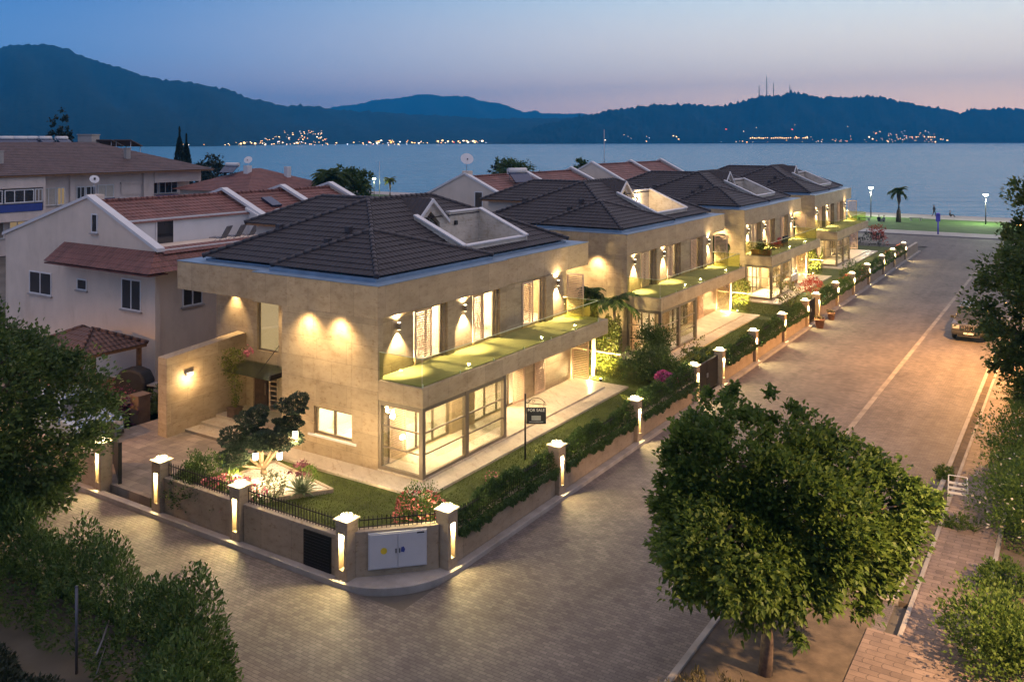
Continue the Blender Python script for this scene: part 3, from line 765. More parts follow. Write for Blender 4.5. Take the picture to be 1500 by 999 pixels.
tag(m.build('kerb', M['kerb'], bevel=.015), kind='structure')
sheet('soil_bed', [rect(-7.56, -4.4, 8, 24.5), rect(-2.0, 6, 4, 106), rect(-3.99, -3.73, 24.6, 106)], .07, M['soil'], .2)
sheet('garden_ground', [rect(-32.6, -25.6, 17.8, 25.8)], .29, M['drive'], .3)
sheet('driveway', [rect(-36.4, -32.6, 17.5, 60), rect(-80, -32.6, 17.35, 26.3)], .02, M['drive'])
sheet('lawn', [rect(-25.6, -17.0, 17.8, 24), rect(-17.0, -15.05, 19.6, 24), rect(-20.6, -15.05, 24, 103), rect(-33.5, -20.6, 37.7, 43.6), rect(-33.5, -20.6, 57.5, 63.6), rect(-33.5, -20.6, 77.9, 83.8), rect(-33.5, -20.6, 98, 103)], .30, M['lawn'], .3)
sheet('garden_path', [rect(-25.6, -22.0, 22.55, 23.45)], .325, M['steps'], .1)
m = MB(); m.box(-14.78, -14.5, 19.6, 103, -.1, .14)
m.box(-33.5, -17.0, 17.3, 17.55, -.1, .16)
arc = [(-17.0, 17.3)] + [(-16.9 + 2.4*math.sin(a), 19.7 - 2.4*math.cos(a)) for a in [i*math.pi/2/14 for i in range(15)]] + [(-14.78, 19.7), (-17.0, 17.55)]
m.prism(arc, -.1, .15)
tag(m.build('wall_kerb', M['kerb'], bevel=.015), kind='structure')
# sea front
sheet('seafront_pavement', [rect(-400, 200, 120.7, 125.5)], .12, M['concrete'], .3)
sheet('seafront_lawn', [rect(-400, 200, 125.7, 145.5)], .10, M['grassfar'] if 'grassfar' in M else plain('seafront_grass', (.055, .11, .02), .95, 0, .25, .5, .5, 40), .3)
sheet('promenade', [rect(-500, 220, 145.5, 153.5)], .12, M['concrete'], 1.2)

def water_mat():
    n = NT('bay_water'); c = n.coords(); x, y, z = n.sep(c)
    # waves as slopes, crests across the wind
    v = n.comb(n.math('MULTIPLY', n.math('ADD', n.math('MULTIPLY', x, CA), n.math('MULTIPLY', y, SA)), .10), n.math('ADD', n.math('MULTIPLY', x, -SA), n.math('MULTIPLY', y, CA)))
    a = n.noise(v, .10, 5, .6); b = n.noise(v, .55, 4, .6); g = n.noise(v, .012, 4, .6)
    h = n.math('ADD', n.math('MULTIPLY', a, 4.0), n.math('MULTIPLY', b, 1.0))
    rough = n.math('ADD', n.math('MULTIPLY', g, .22), .10)
    p = n.pbr((.045, .215, .330), rough, 0, n.bump(h, 1.0, 1.1), .42); p.inputs['Specular Tint'].default_value = (.45, .85, 1.0, 1); p.inputs['IOR'].default_value = 1.33
    return n.m
sheet('sea', [rect(-9500, 9500, 150, 9500)], -.6, water_mat())

def hill(name, prof, dsh, drg, dbk, mat, seed, nu=260, nv=26, rough=3.0, base=-1.0):
    rg = np.random.RandomState(seed); xs = np.linspace(prof[0][0], prof[-1][0], nu)
    py = np.interp(xs, [p[0] for p in prof], [p[1] for p in prof]); V = []; F = []
    ph = rg.uniform(0, 6.28, 8)
    for j in range(nv):
        t = j/(nv-1)
        for i in range(nu):
            ds, dr, db = (np.interp(xs[i], [q[0] for q in dd], [q[1] for q in dd]) for dd in (dsh, drg, dbk))
            tr = .62
            d = ds + (dr-ds)*t/tr if t <= tr else dr + (db-dr)*(t-tr)/(1-tr)
            hr = max(0, 12 - (py[i]-205)*dr/PX + 1)
            s = (t/tr) if t <= tr else 1-(t-tr)/(1-tr)
            sm = s**.85*(1 - .16*math.sin(s*math.pi)*(1+.8*math.sin(i*.11+ph[0])*math.sin(s*5+ph[1])+.6*math.sin(i*.31+ph[2]+s*4)))
            z = base + hr*sm + (rg.normal()*rough*min(1, hr/30) if 0 < j < nv-1 else 0)
            X, Y = bearing(xs[i], d); V.append((X, Y, z if 0 < j < nv-1 else base - 3))
    for j in range(nv-1):
        for i in range(nu-1):
            a = j*nu+i; F.append((a, a+1, a+nu+1, a+nu))
    me = bpy.data.meshes.new(name); me.from_pydata(V, [], F); me.materials.append(mat); me.polygons.foreach_set('use_smooth', [True]*len(F)); me.update()
    o = bpy.data.objects.new(name, me); C.objects.link(o); return tag(o, kind='structure')
hm = NT('wooded_hillside'); hc = hm.coords(); hf = hm.noise(hc, .006, 6, .65); hg = hm.noise(hc, .05, 4, .6)
hm.pbr(hm.mix(.5, hm.ramp(hf, [(.3, (.003, .016, .022)), (.5, (.006, .026, .030)), (.7, (.014, .040, .042))]), hm.ramp(hg, [(.3, (.003, .014, .020)), (.7, (.010, .034, .038))])), .95, 0, hm.bump(hg, .8, 6), .1)
HM = hm.m
LEFT = [(-260,120),(-120,84),(-40,70),(0,66),(40,60),(75,62),(92,68),(110,74),(160,90),(205,107),(240,113),(290,121),(315,126),(335,127),(360,141),(410,152),(440,153),(470,155),(500,160),(560,163),(640,168),(720,173),(800,171),(850,172),(890,188),(925,206)]
hill('mountain', LEFT, [(-260,1500),(300,1640),(480,2450),(720,2700),(925,3000)], [(-260,2700),(300,2900),(480,3500),(925,3900)], [(-260,4200),(925,5200)], HM, 3, rough=2.2)
hill('far_mountain', [(430,172),(470,160),(500,152),(545,144),(600,138),(630,135),(690,138),(730,148),(770,162),(785,160),(795,165),(830,164),(850,163),(870,168),(920,178)], [(430,5200),(920,5200)], [(430,6600),(920,6600)], [(430,7800),(920,7800)], HM, 5, 160, 18, rough=2.5)
RIGHT = [(708,209.2),(730,203),(760,194),(800,181),(850,170),(890,160),(940,154),(1000,150),(1060,153),(1110,141),(1135,137),(1160,133),(1200,138),(1250,141),(1290,139),(1330,148),(1380,158),(1405,165),(1420,160),(1470,156),(1520,158),(1600,150),(1700,158),(1800,190)]
hill('headland', RIGHT, [(708,2500),(1000,2900),(1400,3250),(1800,3600)], [(708,2900),(1000,3500),(1800,4200)], [(708,3500),(1800,5200)], HM, 9, 420, 26, rough=4.2)

# town lights strung along the far shores: nobody could count them
def town(name, label, items, seed):
    rg = random.Random(seed); m = MB(); cols = [(1, .74, .34), (1, .86, .62), (1, .55, .16), (.75, .85, 1), (1, .16, .10)]
    for (x0, x1, y0, y1, n, d0, d1, s) in items:
        for k in range(n):
            px = rg.uniform(x0, x1); t = rg.random(); py = y1 + (y0-y1)*t; d = d0 + (d1-d0)*t
            X, Y = bearing(px, d); z = 12 - (py-205)*d/PX; m.slot = rg.choices(range(5), (44, 26, 18, 7, 5))[0]
            w = s*rg.choice((.35, .45, .6, .7, 1.1))*d/1600; h = w*rg.uniform(.6, 1.0)
            m.box(X-w, X+w, Y-w, Y+w, z-h, z+h)
    o = m.build(name, [M['town%d' % i] for i in range(5)])
    return tag(o, label, 'town lights', kind='stuff')
for i, (c, s) in enumerate((((1, .62, .22), 4.2), ((1, .80, .52), 4.6), ((1, .42, .08), 4.2), ((.7, .82, 1), 4), ((1, .12, .08), 5))): M['town%d' % i] = emis('town_light_%s' % ('amber', 'white', 'orange', 'blue', 'red')[i], c, s)
town('town_lights', 'lit windows and lamps of the town below the left mountain', [(60, 600, 208, 213, 110, 1630, 1900, .75), (190, 300, 190, 213, 130, 1640, 2000, .8), (300, 480, 200, 213, 70, 1800, 2200, .8), (408, 480, 192, 205, 40, 2000, 2300, .7), (480, 712, 206, 210, 70, 2500, 2600, 1.0), (120, 190, 194, 210, 26, 1640, 1900, .7)], 4)
town('town_lights', 'scattered lamps of the settlement at the foot of the right headland', [(985, 1390, 204, 208.5, 80, 2930, 3120, .75), (1090, 1190, 199, 206, 34, 2950, 3150, .8), (1260, 1375, 192, 206, 32, 3050, 3250, .8), (1000, 1250, 183, 200, 12, 3000, 3250, .7), (880, 1000, 195, 208, 10, 2750, 2900, .7)], 6)
M['far_wall'] = plain('dark_far_wall', (.06, .06, .06), .9, 0, .2, .05, 0)  # dark grey wall colour of the far waterfront buildings
M['postdark'] = plain('dark_mast_steel', (.05, .045, .05), .6, .2, .1, 1, 0)
def lit_block(px0, px1, py, d, h, label):
    a = bearing(px0, d); b = bearing(px1, d); c = Vector(((a[0]+b[0])/2, (a[1]+b[1])/2, 0)); ax = Vector((b[0]-a[0], b[1]-a[1], 0)); L = ax.length; ax.normalize(); nn = Vector((-ax.y, ax.x, 0))
    z = 12-(py-205)*d/PX
    t = empty('waterfront_building', c, 0, label, 'building'); m = MB(); m.obox((0, 0, z/2+h/4), (ax, nn, Vector((0, 0, 1))), (L/2, 8, z/2+h*.1)); m.build('wall', M['far_wall'], t)
    m = MB(); n = int(L/7)
    rw = random.Random(int(px0))
    for k in range(n):
        if rw.random() < .25: continue
        q = ax*(-L/2 + (k+.5)*L/n) - nn*8.3
        m.obox((q.x, q.y, z + rw.choice((-.5, 0, .8))), (ax, nn, Vector((0, 0, 1))), (rw.uniform(.8, 2.0), .2, h*rw.uniform(.10, .22)))
    m.build('lit_windows', M['town0'], t)
lit_block(1097, 1186, 202.5, 2960, 9, 'long lit waterfront building below the headland with a row of amber windows')
lit_block(1330, 1369, 201.0, 3180, 9, 'shorter lit waterfront building near the right end of the far shore')
lit_block(352, 378, 210.5, 1760, 7, 'lit low building on the shore below the left mountain')
lit_block(196, 211, 196, 1850, 8, 'lit hotel block above the left shore')
for i, (px, y0, y1, lab) in enumerate(((1112, 126, 141, 'thin left mast on top of the headland'), (1123, 113, 140, 'tallest radio mast on top of the headland'), (1133, 122, 139, 'radio mast just right of the tallest on the headland'), (1157, 125, 135, 'short mast at the right of the headland summit'))):
    d = 3560; X, Y = bearing(px, d); zt = 12-(y0-205)*d/PX; zb = 12-(y1-205)*d/PX - 8
    t = empty('radio_mast', (X, Y, zb), 0, lab, 'mast', 'radio masts on the headland'); m = MB(); H = zt-zb
    for a in range(3): m.tube([(1.6*math.cos(a*2.1), 1.6*math.sin(a*2.1), 0), (.4*math.cos(a*2.1), .4*math.sin(a*2.1), H)], .75, 5)
    for k in range(8): m.box(-1.2+k*.1, 1.2-k*.1, -.15, .15, H*k/8, H*k/8+.3)
    m.build('mast', M['postdark'], t)

# ------------------------------------------------------------------ pillars, walls, fences, gates
def build_pillar():
    t = empty('gate_pillar')
    m = MB(); h = 1.72; a = .215
    m.box(-a, -.09, -a, a, 0, h); m.box(.09, a, -a, a, 0, h); m.box(-.09, .09, -.04, a, 0, h); m.box(-.09, .09, -a, -.04, 0, .42); m.box(-.09, .09, -a, -.04, 1.38, h)
    m.build('pillar_shaft', M['wallstone'], t, bevel=.008)
    m = MB(); m.box(-.265, .265, -.265, .265, h, h+.045); m.build('cap', M['deck'], t, bevel=.008)
    m = MB(); m.lathe([(.10, h+.05), (.10, h+.07), (.04, h+.072), (.04, h+.152), (.08, h+.155), (.08, h+.17), (.02, h+.18)], 0, 0, 14); lo = m.build('lamp', M['darkmetal'], t)
    m = MB(); m.lathe([(.05, h+.072), (.15, h+.085), (.16, h+.125), (.05, h+.150)], 0, 0, 14); m.build('bulb', M['bulb'], lo)  # bulb made wider than its fitting to stand in for the lamp's glare
    m = MB(); m.box(-.07, .07, -.17, -.06, 1.35, 1.378); m.build('niche_light', M['bulb'], t)
    return t
pillar = build_pillar()
PS = [19.65, 25.78, 31.95, 38.25, 41.68, 46.9, 52.3, 57.5, 60.3, 65.74, 71.1, 76.8, 83.2, 88.6, 94.7]
ORD = ['first', 'second', 'third', 'fourth', 'fifth', 'sixth', 'seventh', 'eighth', 'ninth', 'tenth', 'eleventh', 'twelfth', 'thirteenth', 'fourteenth', 'last']
PF = [(-16.75, 17.66), (-21.05, 17.66), (-24.8, 17.66), (-28.0, 17.66)]
PFL = ['lit stone pillar at the cut corner left of the white cabinet', 'lit stone pillar on the side street with pink blossom hanging over it', 'lit stone pillar on the side street at the right of the open gate', 'lit stone pillar beside the dark open gate, partly behind the left tree']
first = True
def put_pillar(x, y, rz, label, niche, top):
    global first
    p = pillar if first else dup(pillar); first = False
    p.location = (x, y, .0); p.rotation_euler = (0, 0, rz); tag(p, label, 'pillar', 'lit stone pillars round the gardens')
    dx, dy = (0, -1) if rz == 0 else (1, 0)
    light('niche_lamp', 'POINT', (x+dx*.14, y+dy*.14, 1.25), niche, YELL, .03)
    light('cap_lamp', 'POINT', (x, y, 1.72+.30), top, YELL, .06)
for (x, y), lab in zip(PF, PFL): put_pillar(x, y, 0, lab, 55, 22)
for i, y in enumerate(PS): put_pillar(-14.86, y, math.pi/2, 'lit stone pillar on the street wall, %s from the near corner' % ORD[i], 55, 22)

def seg_wall(a, b, h, t, label, back=(0, 0)):
    a = Vector((a[0], a[1], 0)); b = Vector((b[0], b[1], 0)); d = (b-a); L = d.length; d.normalize(); n = Vector((-d.y, d.x, 0)); c = (a+b)/2
    ang = math.atan2(d.y, d.x)
    o = empty('garden_wall', c, ang, label, 'wall', 'stone garden walls'); m = MB(); m.box(-L/2, L/2, -t/2, t/2, 0, h); m.build('wall', M['wallstone'], o, bevel=.006)
    m = MB(); m.box(-L/2, L/2, -t/2-.015, t/2+.015, h, h+.035); m.build('coping', M['steps'], o)
    return o
def fence(a, b, z, h, label):
    a = Vector((a[0], a[1], 0)); b = Vector((b[0], b[1], 0)); d = (b-a); L = d.length; d.normalize(); c = (a+b)/2
    o = empty('iron_fence', (c.x, c.y, z), math.atan2(d.y, d.x), label, 'fence', 'low iron fences on the garden walls'); m = MB(); n = int(L/.115)
    for k in range(n+1):
        x = -L/2 + L*k/n; m.box(x-.009, x+.009, -.009, .009, 0, h); m.tube([(x, 0, h), (x, 0, h+.07)], [.016, .001], 4)
    m.build('bars', M['darkmetal'], o)
    m = MB(); m.box(-L/2, L/2, -.012, .012, .05, .075); m.box(-L/2, L/2, -.012, .012, h-.06, h-.035); m.build('rails', M['darkmetal'], o)
FW = 1.22
seg_wall((-20.78, 17.68), (-17.02, 17.68), FW, .22, 'garden wall on the side street with the black meter panel'); fence((-20.75, 17.72), (-17.05, 17.72), FW+.035, .40, 'iron fence above the wall with the black panel')
seg_wall((-24.55, 17.68), (-21.32, 17.68), FW, .22, 'garden wall on the side street under the dark round bush'); fence((-24.5, 17.72), (-21.35, 17.72), FW+.035, .40, 'iron fence left of the dark round bush')
seg_wall((-16.62, 17.86), (-15.02, 19.46), FW+.12, .24, 'cut corner wall carrying the white cabinet doors'); fence((-16.55, 17.95), (-15.1, 19.4), FW+.155, .30, 'iron fence over the white cabinet doors')
SW = 1.0
pairs = [(i, i+1) for i in range(14) if i not in (3, 7)]
for i, j in pairs:
    seg_wall((-14.9, PS[i]+.25), (-14.9, PS[j]-.25), SW, .22, 'street garden wall after the %s lit pillar' % ORD[i])
    if i < 6: fence((-14.92, PS[i]+.27), (-14.92, PS[j]-.27), SW+.035, .46, 'iron fence on the street wall after the %s pillar' % ORD[i])
seg_wall((-14.9, 94.95), (-14.9, 103), SW, .22, 'last street garden wall before the sea road')
seg_wall((-28.3, 17.68), (-40, 17.68), FW, .22, 'garden wall left of the open gate')
# meter panel
m = MB(); t = empty('meter_panel', (-17.75, 17.55, .16), 0, 'black metal meter panel set in the side street wall', 'panel')
m.box(-.52, .52, -.02, .02, 0, .98); m.build('panel_frame', M['darkmetal'], t)
m = MB()
for k in range(11): m.obox((0, -.03, .07+k*.084), ((1, 0, 0), (0, .8, -.6), (0, .6, .8)), (.48, .03, .006))
m.build('slats', M['darkmetal'], t)
# white cabinet
t = empty('utility_cabinet', (-15.82-.0+.10, 18.66-.10, .34), math.pi/4, 'white two door utility cabinet on the cut corner wall', 'cabinet')
m = MB(); m.box(-.80, .80, -.06, .03, 0, .98); m.build('cabinet_frame', M['cabinet'], t, bevel=.006)
for s in (-1, 1):
    m = MB(); m.box(min(s*.012, s*.77), max(s*.012, s*.77), -.085, -.06, .03, .95); dd = m.build('door', M['cabinet'], t, bevel=.006)
    m = MB(); m.box(s*.05-.015, s*.05+.015, -.10, -.085, .42, .54); m.build('handle', M['trim'], dd)
m = MB(); m.lathe([(.09, 0), (.09, .004)], 0, 0, 18); o = m.build('round_sticker', M['yellow'], t); o.rotation_euler = (math.pi/2, 0, 0); o.location = (-.38, -.087, .5)
m = MB(); m.slab([(.08, .44), (.17, .42), (.20, .50), (.16, .58), (.09, .56)], 1, -.089, -.085); m.build('sticker', M['blue_sticker'], t)
m = MB(); m.box(.52, .72, -.089, -.085, .90, .94); m.build('name_plate', M['trim'], t)
# gates
def gate(x, y0, y1, label):
    t = empty('metal_gate', (x, (y0+y1)/2, .14), math.pi/2, label, 'gate', 'dark metal gates in the street wall'); w = (y1-y0)/2-.26
    for s in (-1, 1):
        m = MB(); m.box(min(s*.02, s*w), max(s*.02, s*w), -.03, .03, .03, 1.42); lf = m.build('gate_leaf', M['darkmetal'], t)
        m = MB()
        for k in range(9): m.box(s*(.08+k*(w-.1)/9), s*(.08+k*(w-.1)/9)+.03, -.045, -.03, .08, 1.36)
        m.build('slats', M['darkmetal'], lf)
        m = MB(); m.box(s*.06-.015, s*.06+.015, -.075, -.03, .65, .85); m.build('handle', M['greymetal'], lf)
gate(-14.9, 38.25, 41.68, 'dark metal gate with the arching plant behind it'); gate(-14.9, 57.5, 60.3, 'dark metal gate behind the two terracotta pots')
t = empty('open_gate', (-27.55, 18.0, .1), R(152), 'dark open gate leaf swung inward on the side street', 'gate')
m = MB(); m.box(0, 2.1, -.03, .03, .05, 1.45); m.build('gate_leaf', M['darkmetal'], t)
m = MB(); m.box(-.05, .0, -.06, .06, 0, 1.6); m.build('gate_post', M['darkmetal'], t)
m = MB(); m.box(2.1, 2.16, -.05, .05, .03, 1.55); m.build('gate_post', M['darkmetal'], t)
m = MB()
for k in range(14): m.box(.08+k*.145, .12+k*.145, -.045, -.03, .1, 1.4)
m.build('slats', M['darkmetal'], t)
# privacy wall beside the entrance
t = empty('privacy_wall', (-30.5, 23.75, 0), 0, 'tall stone privacy wall left of the entrance with a small white lamp', 'wall')
m = MB(); m.slab([(-2.0, .0), (1.93, .0), (1.93, 3.72), (-2.0, 3.40)], 0, -.27, .27); m.build('wall', M['stone'], t, bevel=.01)
m = MB(); m.box(.27, .40, -1.15, -.85, 2.55, 2.66); m.build('wall_lamp', M['white'], t)
light('privacy_wall_lamp', 'POINT', (-30.5+.6, 22.7, 2.4), 9, WARM, .05)

M['postgrey'] = plain('dull_post_metal', (.10, .10, .115), .6, .3, .1, 6, .05)
# ------------------------------------------------------------------ garden of the near villa
# grass blades on the near lawns (nobody could count them)
def blades(polys, n, seed, z=.30):
    rg = np.random.RandomState(seed); P = []; areas = [abs((p[1]-p[0])*(p[3]-p[2])) for p in polys]; tot = sum(areas)
    for p, a in zip(polys, areas):
        k = int(n*a/tot); P.append(np.stack([rg.uniform(p[0], p[1], k), rg.uniform(p[2], p[3], k), np.full(k, z+.03)], 1))
    P = np.concatenate(P); D = rg.normal(size=P.shape)*.55 + np.array([0, 0, 1.0])
    o = leaf_mesh('grass', P, D, .055, M['grass'], None, .34, seed); return tag(o, 'short mown grass on the villa lawns', 'grass', kind='stuff')
blades([(-25.4, -17.2, 17.9, 22.4), (-17.6, -15.1, 20, 24), (-17.9, -15.1, 24, 37.6), (-20.4, -15.1, 38, 43.4), (-17.9, -15.1, 44, 57), (-20.4, -15.1, 58, 64)], 90000, 2)
# gravel bed with kerb
t = empty('gravel_bed', (-22.9, 20.2, .30), 0, 'raised bed of white pebbles round the clipped tree', 'flower bed')
poly = [(-1.9, -1.9), (.55, -.9), (2.0, 1.15), (-1.6, 1.9)]
m = MB(); m.prism(poly, 0, .09); m.build('pebbles', M['pebble'], t)
m = MB()
for i in range(4):
    a = Vector((*poly[i], 0)); b = Vector((*poly[(i+1) % 4], 0)); d = (b-a).normalized(); m.obox((a+b)/2 + Vector((0, 0, .06)), (d, Vector((-d.y, d.x, 0)), Vector((0, 0, 1))), ((b-a).length/2, .05, .075))
m.build('edging', M['steps'], t)
# clipped cloud tree
t = empty('topiary_tree', (-23.5, 20.7, .36), 0, 'clipped cloud pruned tree with hanging lanterns by the front wall', 'tree')
rg = np.random.RandomState(12); clouds = []; mtr = MB()
CAMR = Vector((CA, SA, 0))     # sideways across the view
def cl(dx, dy, z, r): return (CAMR*dx + Vector((-SA, CA, 0))*dy + Vector((0, 0, z)), r)
spec = [cl(-1.0, .2, 1.36, .47), cl(-1.02, -.25, .86, .44), cl(-.32, .1, 1.42, .44), cl(.10, -.35, 1.50, .44), cl(.58, .1, 1.42, .50), cl(.72, .3, 1.82, .42), cl(-.36, .35, 2.02, .46), cl(1.02, .35, 2.46, .46)]
P = []; D = []
for c, r in spec:
    d = rg.normal(size=(2600, 3)); d /= np.linalg.norm(d, axis=1, keepdims=True); q = d*np.array([r*1.1, r*1.1, r*.62])*(rg.uniform(.5, 1, (2600, 1))**.22)*lump(d, int(r*1000))[:, None]
    P.append(q + np.array(c)); D.append(d + rg.normal(size=d.shape)*.5)
leaf_mesh('crown', np.concatenate(P), np.concatenate(D), .095, M['leaf_blue'], t, .5, 12)
for c, r in spec:
    s = Vector((rg.uniform(-.08, .08), rg.uniform(-.08, .08), rg.uniform(.25, .55))); mid = s.lerp(c, .55) + Vector((rg.uniform(-.12, .12), rg.uniform(-.12, .12), -.08)); mtr.tube([s, mid, c - Vector((0, 0, r*.4))], [.055, .045, .028], 7)
mtr.tube([(0, 0, -.08), (.05, .02, .25), (-.03, 0, .6)], [.12, .09, .06], 9)
mtr.build('trunk', M['palebark'], t)
def lantern(x, y, z, label):
    t = empty('hanging_lantern', (x, y, z), 0, label, 'lantern', 'lanterns hung in the clipped tree')
    m = MB(); m.lathe([(.085, -.12), (.095, 0), (.085, .12)], 0, 0, 12); m.build('shade', M['bulb_soft'], t)
    m = MB(); m.lathe([(.03, .12), (.09, .122), (.03, .17)], 0, 0, 12); m.tube([(0, 0, .16), (.01, 0, .42)], .006, 4); m.build('cap', M['darkmetal'], t)
    light('lantern_light', 'POINT', (x, y, z-.2), 24, WARM, .1)
base = Vector((-23.5, 20.7, .36))
for (dx, dy, z), lab in (((-.12, -.5, 1.02), 'lowest left lantern hanging in the clipped tree'), ((.68, -.45, 1.02), 'lantern in the middle of the three hung in the clipped tree'), ((1.12, -.1, 1.62), 'lantern highest and farthest right in the clipped tree')):
    p = base + CAMR*dx + Vector((-SA, CA, 0))*dy; lantern(p.x, p.y, .36+z, lab)
for wx, wy in ((-24.6, 20.6), (-22.0, 20.9), (-19.8, 21.6)): light('wall_fill', 'SPOT', (wx, wy, .55), 170, WARM, .1, aim=(.1, 1, .75), spot=130, blend=1.0)  # fill spots without fixtures, added to brighten the front wall evenly
light('garden_spot', 'SPOT', (-23.9, 19.9, .5), 60, YELL, .04, aim=(.2, .3, 1), spot=110)
# other plants of the front garden
shrub('bush', (-23.75, 18.25, .35), .95, .75, .78, 6000, .09, 'leaf_dark', 'dark rounded bush hanging over the side street wall', 31, 'bush')
shrub('flowering_shrub', (-22.3, 18.35, .45), .95, .62, .58, 1500, .09, 'leaf', 'pale pink blossoming shrub over the lit pillar', 32, 'shrub', None, 'fl_pink', 520, .10)
light('blossom_light', 'POINT', (-22.4, 18.7, 1.5), 16, WARM, .08)
shrub('low_bush', (-21.1, 18.45, .38), .62, .5, .42, 1000, .08, 'leaf_dark', 'low green bush behind the iron fence right of the blossoms', 33, 'bush')
shrub('rounded_bush', (-22.0, 19.8, .38), .48, .45, .45, 1300, .06, 'leaf_pale', 'clipped silvery bush on the white pebbles', 34, 'bush')
shrub('red_leaved_bush', (-22.6, 21.7, .35), .42, .38, .34, 600, .08, 'fl_purple', 'small red leaved bush behind the clipped tree', 36, 'bush')
shrub('rounded_bush', (-22.1, 21.6, .35), .35, .33, .3, 500, .06, 'leaf', 'small green bush behind the clipped tree by the path', 37, 'bush')
light('palm_fill', 'SPOT', (-20.9, 41.3, .6), 700, YELL, .06, aim=(-.3, .35, 1), spot=110)  # this spot and the next are added without fixtures to brighten the palms
light('palm_fill', 'SPOT', (-21.4, 61.3, .6), 600, YELL, .06, aim=(-.4, .2, 1), spot=110)
def agave(x, y, z, r, n, label, seed, mat='leaf_pale'):
    t = empty('agave', (x, y, z), 0, label, 'plant'); rg = random.Random(seed); m = MB()
    for k in range(n):
        a = k*2.4; el = .25 + .95*k/n; d = Vector((math.cos(a)*math.cos(el), math.sin(a)*math.cos(el), math.sin(el))); s = d.cross(Vector((0, 0, 1))).normalized()
        L = r*rg.uniform(.8, 1.1); w = .045
        p0, p1, p2 = Vector((0, 0, .05)), d*L*.55 + Vector((0, 0, .04)), d*L + Vector((0, 0, -.10*(1-k/n)))
        m.face([p0-s*w*.6, p0+s*w*.6, p1+s*w, p1-s*w], True); m.face([p1-s*w, p1+s*w, p2], True)
    o = m.build('leaves', M['agave'], t); md = o.modifiers.new('s', 'SOLIDIFY'); md.thickness = .012
    return t
M['agave'] = plain('agave_leaf', (.13, .17, .08), .5, 0, .25, 5, .05)
agave(-21.5, 20.55, .38, .72, 46, 'spiky green agave on the white pebbles', 3)
# corner flowers, planting along the street wall
shrub('bougainvillea', (-16.35, 20.15, .55), .72, .62, .62, 2400, .075, 'leaf', 'red and pink flowering shrub at the cut corner', 41, 'shrub', None, 'fl_bi', 420, .085)
light('corner_bush_light', 'POINT', (-15.4, 19.55, 2.05), 14, YELL, .06)
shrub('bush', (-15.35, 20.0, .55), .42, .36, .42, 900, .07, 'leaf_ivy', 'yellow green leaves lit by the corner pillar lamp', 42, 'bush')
for k, (i, j, h, n, fl) in enumerate(((0, 1, 1.62, 6200, None), (1, 2, 1.62, 6000, None), (2, 3, 1.75, 5200, None), (4, 5, 1.55, 4200, None), (5, 6, 1.55, 3800, None), (6, 7, 1.6, 3400, None), (8, 9, 1.65, 3200, None), (9, 10, 1.6, 2600, None), (10, 11, 1.6, 2200, 'fl_red'), (11, 12, 1.6, 2000, None), (12, 13, 1.6, 1800, None), (13, 14, 1.6, 1500, 'fl_red'))):
    hedge_run('trailing_hedge', (-15.0, PS[i]+.28), (-15.0, PS[j]-.28), .62 if k < 2 else .8, .95, h, int(n*1.9), .095, 'leaf_hedge' if k != 7 else 'leaf', 'trailing green planting over the street wall after the %s pillar' % ORD[i], 60+k, 'planting over the street wall', 'hedge', hang=.38 if k < 3 else .25, flower=fl, nf=160, side=1)
shrub('rose_bush', (-16.3, 24.0, .35), .32, .32, .42, 260, .06, 'leaf', 'thin pink rose bush on the lawn strip nearest the corner', 45, 'shrub', None, 'fl_pink', 50, .07)
for i, y in enumerate(PS[1:], 1):
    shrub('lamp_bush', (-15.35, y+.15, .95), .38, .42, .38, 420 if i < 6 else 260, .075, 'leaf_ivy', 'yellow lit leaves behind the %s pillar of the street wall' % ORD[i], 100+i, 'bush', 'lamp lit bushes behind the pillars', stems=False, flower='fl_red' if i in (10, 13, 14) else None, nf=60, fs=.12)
# for sale sign
t = empty('sale_sign', (-17.1, 27.35, .30), 0, 'black hanging board reading FOR SALE on a dark post', 'sign')
m = MB(); m.tube([(0, 0, 0), (0, 0, 2.42)], .035, 8); m.build('post', M['darkmetal'], t)
ax = CAMR
m = MB(); e = lambda a, z: ax*a + Vector((0, 0, z))
m.tube([e(0, 2.08), e(.78, 2.02)], .013, 6)
m.tube([e(.03, 2.12)] + [e(.10+.62*s, 2.10 + .20*math.sin(math.pi*s)**1.5 + .03*math.sin(s*9)) for s in [k/14 for k in range(15)]], .011, 6)
for cx, cz, r in ((.14, 2.15, .055), (.30, 2.14, .06), (.70, 2.08, .04)): m.tube([e(cx + r*math.cos(q)*(1-q/14), cz + r*math.sin(q)*(1-q/14)) for q in [k*.5 for k in range(16)]], .008, 5)
m.build('scroll_bracket', M['darkmetal'], t)
nrm = Vector((SA, -CA, 0))
m = MB(); m.obox(e(.40, 1.62), (ax, nrm, Vector((0, 0, 1))), (.36, .015, .30)); bo = m.build('board', M['signblack'] if 'signblack' in M else M['black'], t)
m = MB()
for a in (.12, .68): m.tube([e(a, 1.90), e(a, 2.03)], .007, 4)
m.build('chain', M['darkmetal'], t)
def text(s, loc, size, rot, mat, parent, name='lettering', ex=.003):
    cu = bpy.data.curves.new(name, 'FONT'); cu.body = s; cu.size = size; cu.align_x = 'CENTER'; cu.align_y = 'CENTER'; cu.extrude = ex
    tmp = bpy.data.objects.new('t', cu); C.objects.link(tmp); bpy.context.view_layer.update()
    me = bpy.data.meshes.new_from_object(tmp.evaluated_get(bpy.context.evaluated_depsgraph_get())); bpy.data.objects.remove(tmp); me.materials.clear(); me.materials.append(mat)
    o = bpy.data.objects.new(name, me); C.objects.link(o); o.location = loc; o.rotation_euler = rot
    if parent is not None: o.parent = parent
    return o
